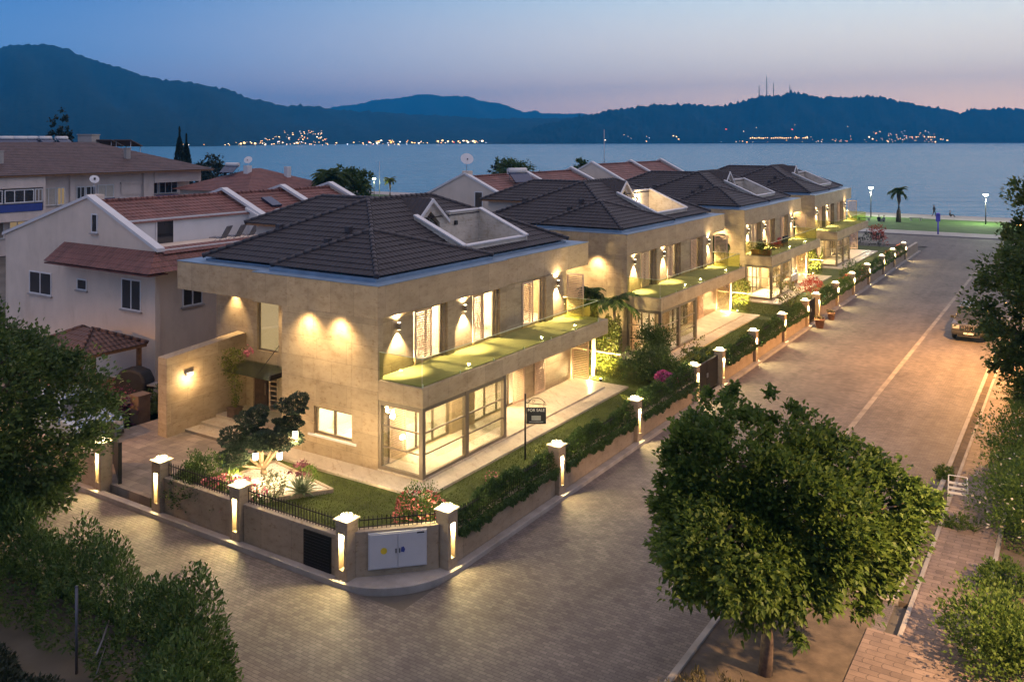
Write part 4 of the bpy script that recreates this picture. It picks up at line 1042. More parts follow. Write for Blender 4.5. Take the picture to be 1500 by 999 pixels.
p = e(.40, 1.82) + nrm*.02; text('FOR SALE', p, .145, (math.pi/2, 0, AZ), M['letter'], bo)
m = MB(); m.obox(e(.40, 1.54) + nrm*.018, (ax, nrm, Vector((0, 0, 1))), (.17, .003, .085)); m.obox(e(.40, 1.40) + nrm*.018, (ax, nrm, Vector((0, 0, 1))), (.26, .003, .012)); m.build('printed_picture', M['greymetal'], bo)
# potted plant at the privacy wall
t = empty('potted_plant', (-29.35, 24.35, .42), 0, 'climbing plant in a dark square pot by the entrance wall', 'plant')
m = MB(); m.prism([(-.22, -.22), (.22, -.22), (.22, .22), (-.22, .22)], 0, .52); m.box(-.25, .25, -.25, .25, .52, .57); m.build('pot', M['wooddark'], t, bevel=.01)
rg = np.random.RandomState(5); P = []; 
path = [Vector((0, 0, .5)), Vector((.05, 0, 1.1)), Vector((-.1, .05, 1.7)), Vector((-.35, .1, 2.1)), Vector((-.55, 0, 2.45)), Vector((-.2, .1, 2.75)), Vector((.25, .1, 2.6))]
for k in range(len(path)-1):
    for q in range(170): P.append(tuple(path[k].lerp(path[k+1], rg.uniform()) + Vector(rg.normal(size=3))*(.16 if k else .08)))
leaf_mesh('foliage', P, rg.normal(size=(len(P), 3)), .10, M['leaf_ivy'], t, .6, 5)
m = MB(); m.tube(path, .02, 6); m.build('stem', M['bark'], t)
leaf_mesh('flowers', [tuple(Vector((.55, .2, 2.85)) + Vector(rg.normal(size=3))*.10) for k in range(60)], rg.normal(size=(60, 3)), .1, M['fl_pink'], t, .9, 6)
# lit ivy panels, palms and shrubs between the villas
for k in range(3):
    y = VY0 + VSTEP[k] + 15.5; lab = ('nearest', 'second', 'third')[k]
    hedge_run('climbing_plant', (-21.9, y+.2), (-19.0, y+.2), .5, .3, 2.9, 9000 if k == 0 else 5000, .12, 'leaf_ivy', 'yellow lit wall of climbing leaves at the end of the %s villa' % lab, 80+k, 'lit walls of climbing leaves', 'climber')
    t = empty('trellis', (-20.3, y-.15, .3), 0, 'pale lit wooden post before the %s wall of leaves' % lab, 'post', 'lit posts before the climbing leaves'); m = MB(); m.box(-.07, .07, -.07, .07, 0, 2.6); m.box(-1.6, 1.4, .12, .15, 1.2, 1.25); m.build('post', M['louvre'], t)
    t = empty('spot_lamp', (-19.6, y-.75, .30), 0, 'small ground spot lamp before the %s wall of leaves' % lab, 'lamp', 'ground spot lamps'); m = MB(); m.lathe([(.06, 0), (.07, .14)], 0, 0, 10); m.build('housing', M['darkmetal'], t); m = MB(); m.lathe([(.06, .142), (.06, .15)], 0, 0, 10); m.build('bulb', M['bulb'], t)
    light('ivy_spot', 'SPOT', (-19.6, y-.75, .5), 190, YELL, .05, aim=(-.15, .45, 1), spot=120, blend=.7)
    light('ivy_spot', 'POINT', (-20.3, y-.55, .55), 26, YELL, .05)
palm('fan_palm', (-22.25, 42.3, .3), 3.5, 26, 1.0, 'bushy fan palm between the two nearest villas', 7, 'leaf_dark', .12)
palm('arching_palm', (-20.9, 42.3, .3), 3.0, 7, 2.1, 'arching palm fronds before the second villa balcony', 8, 'leaf_dark', .08, spread=1.15)
palm('fan_palm', (-22.6, 61.8, .3), 4.3, 22, 1.9, 'large fan palm between the second and third villas', 9, 'leaf_dark', .14)
palm('fan_palm', (-22.8, 82, .3), 4.0, 16, 1.6, 'fan palm between the third and last villas', 10, 'leaf_dark', .12)
shrub('bush', (-17.3, 39.4, .3), 1.5, 1.2, .95, 6000, .11, 'leaf_dark', 'large dark bush on the lawn before the second villa corner', 46, 'bush')
shrub('bush', (-18.6, 42.4, .3), .95, .9, 1.25, 5000, .11, 'leaf_dark', 'tall dark bush against the second villa veranda', 47, 'bush')
shrub('bush', (-16.2, 41.2, .3), .6, .6, 1.0, 1000, .10, 'leaf_ivy', 'yellow green shrub by the dark metal gate', 48, 'bush')
shrub('flowering_bush', (-15.75, 37.3, .85), .42, .40, .45, 500, .08, 'leaf', 'bright magenta flowering bush on the street wall', 49, 'shrub', None, 'fl_mag', 520, .11)
palm('cycad', (-16.2, 43.2, .3), .5, 16, 1.3, 'dark cycad just inside the nearer metal gate', 11, 'leaf_dark', .1)
shrub('bush', (-17.2, 62.5, .3), 1.1, 1.0, 1.0, 1100, .11, 'leaf_ivy', 'lit shrub before the third villa veranda', 50, 'bush')
shrub('flowering_bush', (-16.6, 66.5, .5), .85, .95, .85, 900, .11, 'fl_red', 'red flowering bush by the third villa terrace', 51, 'shrub', None, 'fl_red', 200, .12)
shrub('bush', (-16.3, 77, .4), .9, 1.3, .8, 800, .12, 'leaf', 'green bush on the lawn past the third villa', 52, 'bush')
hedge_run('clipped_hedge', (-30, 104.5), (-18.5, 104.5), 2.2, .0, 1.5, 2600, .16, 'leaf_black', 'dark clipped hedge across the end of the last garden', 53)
shrub('red_bush', (-19.5, 107, .1), 1.4, 1.2, 1.3, 900, .16, 'fl_red', 'red leaved bush at the seaward corner', 54, 'shrub')
# terrace furniture of the third villa, flower box on its balcony
def sofa(x, y, z, rz, w, label, mat):
    t = empty('garden_sofa', (x, y, z), rz, label, 'sofa', 'terrace seats of the third villa'); m = MB(); m.box(-w/2, w/2, -.35, .35, .12, .30); 
    for sx in (-1, 1):
        for sy in (-1, 1): m.box(sx*(w/2-.08)-.03, sx*(w/2-.08)+.03, sy*.3-.03, sy*.3+.03, 0, .12)
    m.build('frame', M['wood'], t)
    m = MB(); m.box(-w/2+.1, w/2-.1, -.33, .22, .30, .44); m.build('seat_cushion', M[mat], t, bevel=.04)
    m = MB(); m.box(-w/2+.1, w/2-.1, .22, .38, .34, .85); m.build('back_cushion', M[mat], t, bevel=.04)
ty = VY0+VSTEP[2]
sofa(-19.6, ty+7.6, GF, R(-90), 1.9, 'pale sofa on the third villa terrace', 'cloth'); sofa(-20.2, ty+10.2, GF, R(-90), .9, 'pale armchair on the third villa terrace', 'cloth')
t = empty('dining_table', (-19.6, ty+5.9-.1, GF), 0, 'low wooden table on the third villa terrace', 'table'); m = MB(); m.box(-.5, .5, -.35, .35, .38, .43); m.build('table_top', M['wood'], t)
for sx in (-1, 1):
    for sy in (-1, 1): m = MB(); m.box(sx*.44-.03, sx*.44+.03, sy*.3-.03, sy*.3+.03, 0, .38); m.build('leg', M['wood'], t)
light('terrace_lamp_light', 'POINT', (-20.0, ty+6.5, 2.5), 90, WARM, .1)
sofa(-20.0, ty+6.6, ST+.03, R(-90), 1.3, 'dark sofa on the third villa balcony', 'dark_cloth'); sofa(-20.0, ty+5.0, ST+.03, R(-90), .8, 'red balcony seat of the third villa', 'redcloth')
t = empty('planter_box', (-19.6, ty+.45, ST+.03), 0, 'plant box with trailing leaves on the third villa balcony corner', 'planter'); m = MB(); m.box(-.8, .6, -.2, .2, 0, .4); m.build('box', M['terracotta'], t)
P, D, c = crown_points(.95, .5, .5, 40, 20, .25, 9, .3, .9, .1); P[:, 2] += .6; leaf_mesh('foliage', P, D, .13, M['leaf_ivy'], t, .5, 9, .2)
# pots on the street
for (x, y), lab, r in (((-14.05, 57.9), 'larger terracotta pot standing on the street by the wall', .30), ((-14.05, 61.0), 'smaller terracotta pot standing on the street farther on', .25)):
    t = empty('terracotta_pot', (x, y, 0), 0, lab, 'pot', 'terracotta pots on the street'); m = MB(); m.lathe([(r*.7, 0), (r, r*1.7), (r*1.1, r*1.7), (r*1.1, r*1.95), (r*.9, r*1.95), (r*.85, r*1.7)], 0, 0, 16); m.build('pot', M['terracotta'], t)
    P, D, c = crown_points(r, r, r*.7, 14, 18, r*.5, 3, .3, .8, .4); P[:, 2] += r*2.2; leaf_mesh('foliage', P, D, .09, M['leaf_dry'], t, .5, 4)

# ------------------------------------------------------------------ big trees, hedges of the foreground and the right
tree('street_tree', (-5.95, 19.65, .05), 2.7, 2.7, 1.95, 3.45, 900, 84, .145, .34, 'leaf', 'full leafy street tree in the foreground planting bed', 17, .13, None, fill=.74, width=.62, droop=.18, limbs=16, flat=.75)
tree('street_tree', (.35, 42.9, .05), 3.4, 3.9, 4.6, 5.2, 900, 84, .19, .60, 'leaf_dark', 'tall dense street tree at the right edge by the parked car', 23, .18, None, fill=.65, limbs=12)
tree('street_tree', (-25.5, 12.2, .0), 2.7, 2.6, 2.9, 3.95, 680, 80, .14, .48, 'leaf_dark', 'dark leafy tree at the left edge over the side street', 29, .15, None, fill=.65, limbs=12, flat=.8)
M2 = 'leaf_hedge'
hedge_run('draped_hedge', (-30.5, 12.15), (-15.75, 12.15), 1.7, .2, 2.35, 46000, .13, M2, 'shaggy draped hedge along the side street at the lower left', 71, None, 'hedge', hang=1.3, side=-1, width=.42)
hedge_run('draped_hedge', (-15.9, 12.0), (-11.6, 8.2), 2.2, .1, 2.2, 30000, .13, M2, 'shaggy hedge running to the bottom edge at the lower left', 72, None, 'hedge', hang=.6, side=-1, width=.42)
hedge_run('draped_hedge', (-26, 9.2), (-16.5, 9.4), 2.6, .0, .9, 14000, .14, 'leaf_black', 'dark low undergrowth behind the draped hedge', 73, None, 'undergrowth', width=.4)
t = empty('fence_post', (-19.0, 11.35, 0), 0, 'thin grey metal post standing in the hedge at the lower left', 'post'); m = MB(); m.tube([(0, 0, 0), (0, 0, 1.95)], .035, 8); m.tube([(0, 0, 1.95), (0, 0, 1.98)], [.04, .02], 8); m.build('post', M['postgrey'], t)
t = empty('wire_fence', (-17.6, 11.1, 0), R(-40), 'sagging wire and rail beside the grey post in the hedge', 'fence'); m = MB(); m.tube([(-.9, 0, 1.25), (0, 0, 1.32), (.9, 0, 1.5)], .022, 6); m.tube([(-.9, 0, .9), (.9, 0, 1.1)], .01, 5); m.build('rail', M['postgrey'], t)
shrub('bush', (-22.6, 8.6, 0), 1.3, 1.1, .9, 4000, .14, 'leaf_black', 'dark bush in the vacant plot at the bottom left', 74, 'bush')
# right bed: hedge and bushes
for k, (x, y, rx, ry, rz, n, lab) in enumerate(((-.35, 42.5, 1.5, 2.6, 1.1, 3600, 'dark green bush beneath the tall right tree'), (-.7, 36.5, 1.25, 2.8, 1.15, 4200, 'bushy shrub in the right bed beyond the white rack'), (-.5, 31.2, 1.35, 2.3, 1.1, 4200, 'cream flowered shrub in the right bed beside the white rack'), (-.9, 26.6, .75, .9, .45, 900, 'small weedy bush in the right bed before the flowered shrub'), (-1.15, 22.9, 1.05, 1.5, .85, 3600, 'leafy bush over the paving at the lower right'))):
    shrub('garden_shrub', (x - (.85 if k < 4 else .3), y, .07), rx, ry, rz, int(n*2.6), .10, 'leaf' if k != 0 else 'leaf_dark', lab, 120+k, 'shrub', None, 'fl_white' if k in (1, 2) else None, 150, .09)
for k, (x, y, lab) in enumerate(((-6.4, 17.4, 'dry weedy clump at the foot of the foreground tree'), (-6.6, 21.6, 'dry brush in the planting bed left of the trunk'), (-4.9, 16.6, 'dry low weeds right of the foreground trunk'))):
    shrub('weed_clump', (x, y, .07), .9, .8, .38, 900, .12, 'leaf_dry', lab, 140+k, 'weeds', 'dry weeds in the planting bed', width=.25)
for k, (x, y, lab) in enumerate(((-4.35, 30.9, 'green weeds spilling from the gutter before the white rack'), (-3.3, 30.2, 'grassy weed tuft on the pavement before the white rack'), (-4.05, 34.5, 'weed tuft in the dark gutter beyond the white rack'))):
    shrub('weed_tuft', (x, y, .02), .80 if k < 2 else .35, .40, .24, 1700, .10, 'leaf', lab, 150+k, 'weeds', 'weeds along the right gutter', width=.22, stems=False)
# white rack
t = empty('white_rack', (-3.42, 32.25, .11), R(5), 'white metal folding rack with three white bars on the right pavement', 'rack')
m = MB()
for s in (-1, 1): m.tube([(s*.30, -.18, 0), (s*.27, 0, .86)], .018, 6); m.tube([(s*.30, .2, 0), (s*.27, 0, .86)], .018, 6)
m.tube([(-.27, 0, .86), (.27, 0, .86)], .016, 6); m.build('frame', M['white'], t)
for z in (.34, .49, .64):
    m = MB(); y = -.18*(1-z/.86); m.box(-.285, .285, y-.035, y-.008, z-.04, z+.04); m.build('bar', M['white'], t, bevel=.01)

# ------------------------------------------------------------------ neighbouring houses
def gable_house(x0, x1, y0, y1, ze, zr, name, label, cat, roofm=('red_x', 'red_y'), wallm='plaster', party=(), group=None, windows=(), cut=None, par=.25, left=0):
    """long house with its ridge along y, gables at y0 and y1 rising above the tiles"""
    t = empty(name, ((x0+x1)/2, y0, 0), 0, label, cat, group); cx = (x0+x1)/2; hw = (x1-x0)/2; L = y1-y0; sl = (zr-ze)/hw
    hl = hw+left
    w = MB(); w.box(-hl+.25, hw-.25, .28, L-.28, 0, ze-.02)
    for ya in (0, L-.28): w.slab([(-hl, 0), (hw, 0), (hw, ze+par*.3), (0, zr+par), (-hl, ze+par*.3)], 1, ya, ya+.28)
    w.build('wall', M[wallm], t)
    r = MB()
    hip_courses(r, -hw-.3, hw+.3, .29, L-.29, ze-.3*sl, sl, .36, cut=cut, gable=True)
    if left: r.slot = 0; r.face([(-hl-.3, L-.29, ze-.1), (-hl-.3, .29, ze-.1), (0, .29, zr+.01), (0, L-.29, zr+.01)])
    ro = r.build('roof', [M[roofm[0]], M[roofm[1]]], t)
    rr = MB(); ridge_run(rr, (0, .3, zr+.02), (0, L-.3, zr+.02)); rr.build('ridge_tiles', M[roofm[0]], ro)
    for yp in [0, L-.28] + [q-y0 for q in party]:
        p = MB()
        for s in (-1, 1):
            hq = hw if s > 0 else hl
            p.slab([(s*(hq+.25), ze+par*.3-.05), (s*(hq+.25), ze+par*.3+.12), (0, zr+par+.14), (0, zr+par-.02)], 1, yp-.09, yp+.35)
        p.build('raking_coping', M['white'], t)
    for (face, a0, a1, z0, z1, mull) in windows:
        if face == 'front': window(t, 1, -.04, a0-cx, a1-cx, z0, z1, mull, .07, .06, 'winwhite', 'dark_glass')
        else: window(t, 0, hw-.25+.05, a0-y0, a1-y0, z0, z1, mull, .07, .06, 'winwhite', 'dark_glass')
    return t
M['brownstone'] = plain('brown_stone', (.15, .10, .065), .85, 0, .25, 3, .4, 20)
M['winwhite'] = plain('white_window_frame', (.66, .64, .62), .5, 0, .04, 3, 0)
n1 = gable_house(-48.9, -37.7, 26.5, 44.2, 6.55, 8.75, 'row_house', 'cream gabled terrace house behind the gazebo with a blue edged roof terrace', 'house', party=(35.0, 39.6), left=2.5, cut=(2.5, 5.3, .36, 8.4),
    windows=(('front', -48.9, -46.7, 3.55, 4.8, 1), ('front', -44.3, -43.4, 4.15, 4.75, 0), ('front', -40.4, -38.8, 3.55, 5.1, 1), ('front', -43.0, -42.45, 7.2, 8.2, 0), ('side', 28.2, 29.4, 3.6, 5.2, 1), ('side', 37, 38.2, 3.5, 5.2, 1), ('side', 41, 42.2, 3.5, 5.2, 1)))
cx = -43.3; L = 26.5
# projecting porch roof across the front and side
r = MB()
for k in range(4):
    z = 6.38 - .22*k; o = .28*(k+1)
    r.slot = 1; r.face([(-2.2, -o, z), (5.6+o, -o, z), (5.6+o-.28, -o+.28, z+.20), (-2.2, -o+.28, z+.20)]); r.face([(-2.2, -o, z-.03), (5.6+o, -o, z-.03), (5.6+o, -o, z), (-2.2, -o, z)])
    r.slot = 0; r.face([(5.6+o, -o, z), (5.6+o, 9, z), (5.6+o-.28, 9, z+.20), (5.6+o-.28, -o+.28, z+.20)])
r.slot = 0; r.box(-2.2, 6.6, -1.1, -.01, 5.56, 5.63); 
r.build('porch_roof', [M['red_x'], M['red_y']], n1)
# roof terrace: white walls let into the street slope
w = MB(); hw = 4.85
w.box(2.4, 5.58, .3, 8.4, 6.0, 6.42); w.box(2.35, 2.5, .3, 8.4, 6.4, 7.86); w.box(5.45, 5.62, .29, 8.5, 5.7, 6.62); w.slab([(2.5, 6.4), (5.45, 6.4), (5.45, 6.75), (2.5, 7.86)], 1, 8.3, 8.5)
w.build('roof_terrace', M['white'], n1)
window(n1, 0, 2.56, 2.2, 3.3, 6.43, 7.75, 0, .06, .05, 'winwhite', 'dark_glass')
m = MB(); m.slab([(2.3, 8.05), (5.75, 6.78), (5.75, 6.66), (2.3, 7.92)], 1, 8.25, 8.6); m.build('terrace_coping', M['white'], n1)
b = MB(); b.box(5.36, 6.1, 9.5, 11.7, 3.1, 3.25); 
for k in range(12): b.box(6.05, 6.07, 9.5+k*.19, 9.52+k*.19, 3.25, 4.1)
for k in range(5): b.box(5.4+k*.15, 5.42+k*.15, 9.5, 9.52, 3.25, 4.1)
b.box(6.03, 6.09, 9.5, 11.7, 4.1, 4.14); b.box(5.38, 6.09, 9.49, 9.53, 4.1, 4.14); b.build('balcony', M['darkmetal'], n1)
b = MB(); b.slab([(5.2, 3.0), (6.5, 2.55), (6.5, 2.45), (5.2, 2.85)], 1, 9.0, 12.2); b.build('awning', M['wooddark'], n1)
b = MB(); b.box(5.32, 5.40, 10.2, 11.3, 3.3, 5.3); b.build('balcony_door', M['dark_glass'], n1)
b = MB(); b.obox((1.7, 10.8, 8.22), ((.91, 0, -.41), (0, 1, 0), (.41, 0, .91)), (.55, .38, .06)); b.build('skylight', M['panel'], n1)
m = MB(); m.box(-.7, .0, .32, .9, 8.3, 9.12); m.build('chimney', M['plaster'], n1)
def ac_unit(loc, rz, label):
    t = empty('air_conditioner', loc, rz, label, 'air conditioner'); m = MB(); m.box(-.42, .42, -.15, .15, 0, .6); m.build('case', M['white'], t, bevel=.02)
    m = MB(); m.lathe([(.24, 0), (.24, .02), (.20, .02)], 0, 0, 18); o = m.build('fan_grille', M['trim'], t); o.rotation_euler = (math.pi/2, 0, 0); o.location = (-.1, -.15, .3)
ac_unit((-39.3, 34.6, 6.75), 0, 'white air conditioner on the blue lit roof terrace'); ac_unit((-93.2, 61.2, 4.75), R(90), 'air conditioner under a shuttered window of the long apartment block')
def dish(loc, rz, r, label, tilt=35):
    t = empty('satellite_dish', loc, rz, label, 'satellite dish'); m = MB(); m.tube([(0, 0, -.6), (0, 0, .15)], .025, 6); m.tube([(0, 0, .1), (0, -r*.9, .35)], .012, 5); m.build('mast', M['greymetal'], t)
    m = MB(); m.lathe([(r*q, r*.28*q*q) for q in (.02, .25, .5, .75, 1.0)], 0, 0, 20); o = m.build('bowl', M['white'], t); o.rotation_euler = (R(90-tilt), 0, 0); o.location = (0, -.08, .3)
    m = MB(); m.box(-.05, .05, -r*.95, -r*.85, .3, .42); m.build('receiver', M['trim'], t)
dish((-38.3, 34.9, 7.4), AZ, .42, 'white satellite dish on the parapet of the roof terrace'); dish((-43.6, 27.0, 9.6), AZ+.6, .24, 'satellite dish on the gable peak before the apartment block'); dish((-38.9, 39.8, 7.6), AZ+2.4, .5, 'satellite dish on the second roof of the near terrace row')
def deck_chair(loc, rz, label):
    t = empty('deck_chair', loc, rz, label, 'deck chair', 'deck chairs on the roof terrace'); m = MB(); m.obox((0, -.25, .32), ((1, 0, 0), (0, 1, 0), (0, 0, 1)), (.28, .35, .025)); m.build('seat', M['grey_cloth'], t)
    m = MB(); m.obox((0, .3, .62), ((1, 0, 0), (0, .5, .86), (0, -.86, .5)), (.28, .38, .025)); m.build('backrest', M['grey_cloth'], t)
    for s in (-1, 1): m = MB(); m.tube([(s*.29, -.55, 0), (s*.29, .2, .45)], .015, 5); m.tube([(s*.29, .4, 0), (s*.29, -.2, .42)], .015, 5); m.build('leg', M['greymetal'], t)
for k in range(3): deck_chair((-38.9, 31.4+.95*k, 6.43), R(-70), ('nearest', 'middle', 'farthest')[k] + ' grey deck chair on the blue lit roof terrace')
n2 = gable_house(-46.6, -36.4, 57.2, 75.0, 6.75, 9.0, 'row_house', 'cream gabled house in the middle distance between the two nearest villa roofs', 'house', party=(66,), windows=(('front', -40.5, -39.7, 6.2, 7.9, 0),))
m = MB(); m.box(-.3, .3, .1, .7, 8.8, 9.5); m.build('chimney', M['plaster'], n2); dish((-41.5, 57.5, 10.1), AZ+.2, .52, 'large satellite dish on the chimney of the middle gabled house')
n3 = gable_house(-46.6, -36.4, 79.0, 96.5, 6.9, 9.45, 'row_house', 'far gabled house with a maroon roof behind the third villa', 'house', party=(88,), windows=())
def pot_group(loc, label):
    t = empty('roof_planters', loc, 0, label, 'planters'); m = MB()
    for k in range(5): m.box(k*.45, k*.45+.3, 0, .3, 0, .3)
    m.build('boxes', M['white'], t); P, D, c = crown_points(1.3, .3, .4, 16, 14, .2, 3, .3, .8, .4); P += np.array([1.1, .15, .5]); leaf_mesh('foliage', P, D, .14, M['fl_pink'], t, .6, 3)
pot_group((-37.4, 60.5, 7.0), 'pink flowers in white boxes by the middle gabled house roof')
ax_, ay_ = bearing(885, 96)
t = empty('tv_aerial', (ax_, ay_, 6.9), 0, 'thin tall aerial mast over the maroon roof', 'aerial'); m = MB(); m.tube([(0, 0, 0), (0, 0, 6.2)], .035, 5)
for k in range(5): m.tube([(-.5+.05*k, 0, 2.2+.12*k), (.5-.05*k, 0, 2.2+.12*k)], .012, 4)
m.build('mast', M['greymetal'], t)
def water_heater(loc, rz, label):
    t = empty('solar_water_heater', loc, rz, label, 'solar heater', 'solar water heaters on the roofs'); m = MB(); m.tube([(-.85, 0, .95), (.85, 0, .95)], .27, 12); m.build('tank', M['white'], t)
    m = MB(); m.obox((0, -.75, .48), ((1, 0, 0), (0, .87, .5), (0, -.5, .87)), (.9, .85, .04)); m.build('panel', M['panel'], t)
    m = MB()
    for s in (-1, 1): m.tube([(s*.7, .1, 0), (s*.7, 0, .75)], .03, 5); m.tube([(s*.7, -1.3, 0), (s*.7, -1.3, .2)], .03, 5)
    m.build('stand', M['greymetal'], t)
# long apartment block
t = empty('apartment_block', (-100.5, 34, 0), 0, 'long pale apartment block with blue balcony panels at the left', 'building'); E = 8.2
w = MB(); w.box(-10, 7, -30, 31.3, 0, E); w.box(-10, 5.6, 31.3, 37.6, 0, E); w.box(7, 7.35, 29.95, 31.3, 0, E); w.box(7, 7.25, 21.0, 21.5, 0, E); w.box(7, 8.4, 17.35, 17.6, 0, E); w.box(7, 8.4, 8, 17.35, 3.6, 4.55); w.box(7, 8.4, 8, 17.35, 7.0, E-.01); w.build('wall', M['plaster_pink'], t)
r = MB(); top = hip_courses(r, -11.2, 8.9, -31, 38.9, E+.14, .335, .5); r.build('roof', [M['brown_x'], M['brown_y']], t)
w = MB(); w.box(-11.1, 8.8, -30.9, 38.8, E-.04, E+.12); w.build('eave_board', M['wood'], t)
b = MB(); b.box(5.6, 7.6, 31.3, 37.8, 4.3, 4.55); b.box(5.6, 7.5, 31.3, 37.9, 6.85, E-.05); b.box(7.4, 7.55, 37.6, 37.75, 4.55, 6.85); b.build('end_balcony', M['plaster_pink'], t)
for a_, c_, x_ in ((8, 12.4, 8.42), (12.6, 17.2, 8.42), (22.9, 24.2, 7.02), (24.4, 26.4, 7.02), (31.5, 34.5, 7.5), (34.7, 37.5, 7.5)):
    b = MB(); b.box(x_, x_+.08, a_, c_, 4.58, 5.36); b.build('balcony_panel', M['bluepanel'], t)
for (a0, a1, z0, z1, gm, xx) in ((8, 13.2, 5.5, 6.85, 'dark_glass', 8.35), (13.4, 16.4, 5.5, 6.85, 'dark_glass', 8.35), (16.5, 17.3, 5.5, 6.85, 'curtain_dark', 8.35), (17.8, 19.5, 4.9, 6.8, 'curtain', 7.09), (19.6, 20.5, 4.9, 6.8, 'lit_pane_dim', 7.09), (21.8, 22.8, 5.4, 6.8, 'dark_glass', 7.09), (22.9, 24.1, 5.4, 6.8, 'dark_glass', 7.09), (24.3, 26.3, 5.4, 6.9, 'curtain', 7.09), (8.5, 14, 1.8, 3.5, 'curtain_dark', 7.09), (14.5, 17, 1.8, 3.5, 'lit_pane_dim', 7.09), (18, 20, 1.8, 3.5, 'dark_glass', 7.09), (21.5, 24, 1.8, 3.5, 'lit_pane_dim', 7.09), (31.6, 33.0, 5.4, 6.84, 'dark_glass', 5.69), (33.2, 35.8, 5.4, 6.84, 'dark_glass', 5.69)):
    window(t, 0, xx, a0, a1, z0, z1, 1 if a1-a0 < 2.2 else 2, .09, .10, 'winwhite', gm)
b = MB()
for k in range(9): b.box(7.0, 7.12 + .015*(k % 2), 27.2, 29.7, 5.6+.14*k, 5.74+.14*k)
b.box(7.0, 7.25, 27.1, 29.8, 6.86, 7.1); b.build('roller_shutter', M['plaster_pink'], t)
for (x, y) in ((5.2, 14.5), (4.6, 29.6), (0, 6)):
    z = E + .335*(8.9-x); m = MB(); m.box(x-.28, x+.28, y-.28, y+.28, z-.2, z+1.3); m.box(x-.34, x+.34, y-.34, y+.34, z+1.3, z+1.4); m.build('chimney', M['concrete'], t)
for k, px in enumerate((8, 28, 45, 66, 90)):
    X, Y = bearing(px, 113+k*1.2); water_heater((X, Y, 11.25), R(75+k*6), '%s solar water heater on the apartment roof' % ('leftmost', 'second', 'third', 'fourth', 'rightmost')[k])
for k, px in enumerate((160, 188)):
    X, Y = bearing(px, 118); t = empty('solar_rack', (X, Y, 10.0), AZ, ('left', 'right')[k] + ' dark tilted panel rack at the end of the apartment roof', 'solar panel', 'panel racks on the apartment roof'); m = MB(); m.obox((0, 0, 1.55), ((1, 0, 0), (0, .97, -.22), (0, .22, .97)), (1.15, 1.9, .06)); m.build('panel', M['wooddark'], t)
    m = MB()
    for sx in (-1, 1):
        for sy in (-1, 1): m.tube([(sx*.95, sy*1.5, -1.6), (sx*.95, sy*1.5, 1.55-sy*.3)], .05, 5)
    m.build('stand', M['greymetal'], t)
X, Y = bearing(130, 116); t = empty('roof_tank', (X, Y, 10.6), AZ, 'boxy grey brown tank housing on the apartment roof', 'tank'); m = MB(); m.box(-.9, .9, -1.1, 1.1, -.8, 2.0); m.box(-1, 1, -1.2, 1.2, 2.0, 2.12); m.build('housing', M['concrete'], t)
# hipped house in the middle distance
hx, hy = bearing(376, 108)
t = empty('hipped_house', (hx, hy, 0), 0, 'low hipped house with lit windows beyond the terrace row', 'house')
w = MB(); w.box(-6, 6, -6.5, 6.5, 0, 6.1); w.build('wall', M['plaster'], t)
r = MB(); hip_courses(r, -6.7, 6.7, -7.2, 7.2, 6.1, .36, .4); r.build('roof', [M['red_x'], M['red_y']], t)
for (ax_, at, a0, a1, g) in ((1, -6.56, -5.2, -4.5, 'lit_pane'), (1, -6.56, -4.1, -3.4, 'lit_pane'), (1, -6.56, .5, 1.3, 'dark_glass'), (1, -6.56, 2.4, 3.2, 'dark_glass'), (0, 6.07, -3, -2, 'dark_glass'), (0, 6.07, 3.2, 4.0, 'lit_pane'), (0, 6.07, 4.6, 5.4, 'lit_pane')): window(t, ax_, at, a0, a1, 4.2, 5.6, 0, .08, .06, 'winwhite', g)
m = MB(); m.box(.2, .9, -2.2, -1.5, 7.2, 8.9); m.box(2.6, 3.2, 2, 2.6, 7, 8.7); m.build('chimney', M['white'], t)
water_heater((hx-2, hy-2, 8.0), R(20), 'solar water heater on the hipped house roof'); water_heater((-40.2, 63, 8.4), R(60), 'solar water heater on the middle gabled house'); 
dish((hx+.4, hy-1.6, 9.2), AZ, .5, 'satellite dish on the hipped house chimney')
# gazebo, barbecue cover, planting by the neighbour house
t = empty('gazebo', (-39.3, 24.0, .02), 0, 'wooden gazebo with a shingled pyramid roof in the neighbour garden', 'gazebo')
r = MB(); hip_courses(r, -2.15, 2.15, -1.75, 1.75, 2.35, .46, .3, stop=1.75); r.build('roof', [M['brown_x'], M['brown_y']], t)
rr = MB(); 
for sx in (-1, 1):
    for sy in (-1, 1): ridge_run(rr, (sx*2.15, sy*1.75, 2.4), (sx*.4, 0, 3.18), .09)
rr.build('ridge_tiles', M['brown_x'], t)
m = MB(); m.box(-2.1, 2.1, -1.7, -1.62, 2.2, 2.34); m.box(2.02, 2.1, -1.62, 1.7, 2.2, 2.34); m.box(-2.1, -2.02, -1.62, 1.7, 2.2, 2.34); m.box(-2.02, 2.02, 1.62, 1.7, 2.2, 2.34); m.build('beam', M['wood'], t)
for sx in (-1, 1):
    for sy in (-1, 1): m = MB(); m.box(sx*1.85-.09, sx*1.85+.09, sy*1.45-.09, sy*1.45+.09, 0, 2.34); m.build('post', M['wood'], t)
m = MB()
for k in range(4): m.box(-1.76, 1.76, -1.5, -1.46, .1+.24*k, .28+.24*k); m.box(1.86, 1.90, -1.3, 1.3, .1+.24*k, .28+.24*k)
m.build('railing', M['wood'], t)
t = empty('barbecue', (-36.75, 24.75, .02), R(20), 'black covered barbecue beside the gazebo', 'barbecue'); m = MB()
m.slab([(-.75, .3), (.75, .3), (.85, .9), (.6, 1.35), (.1, 1.5), (-.5, 1.4), (-.85, .95)], 1, -.4, .4); m.build('cover', M['black'], t, bevel=.12)
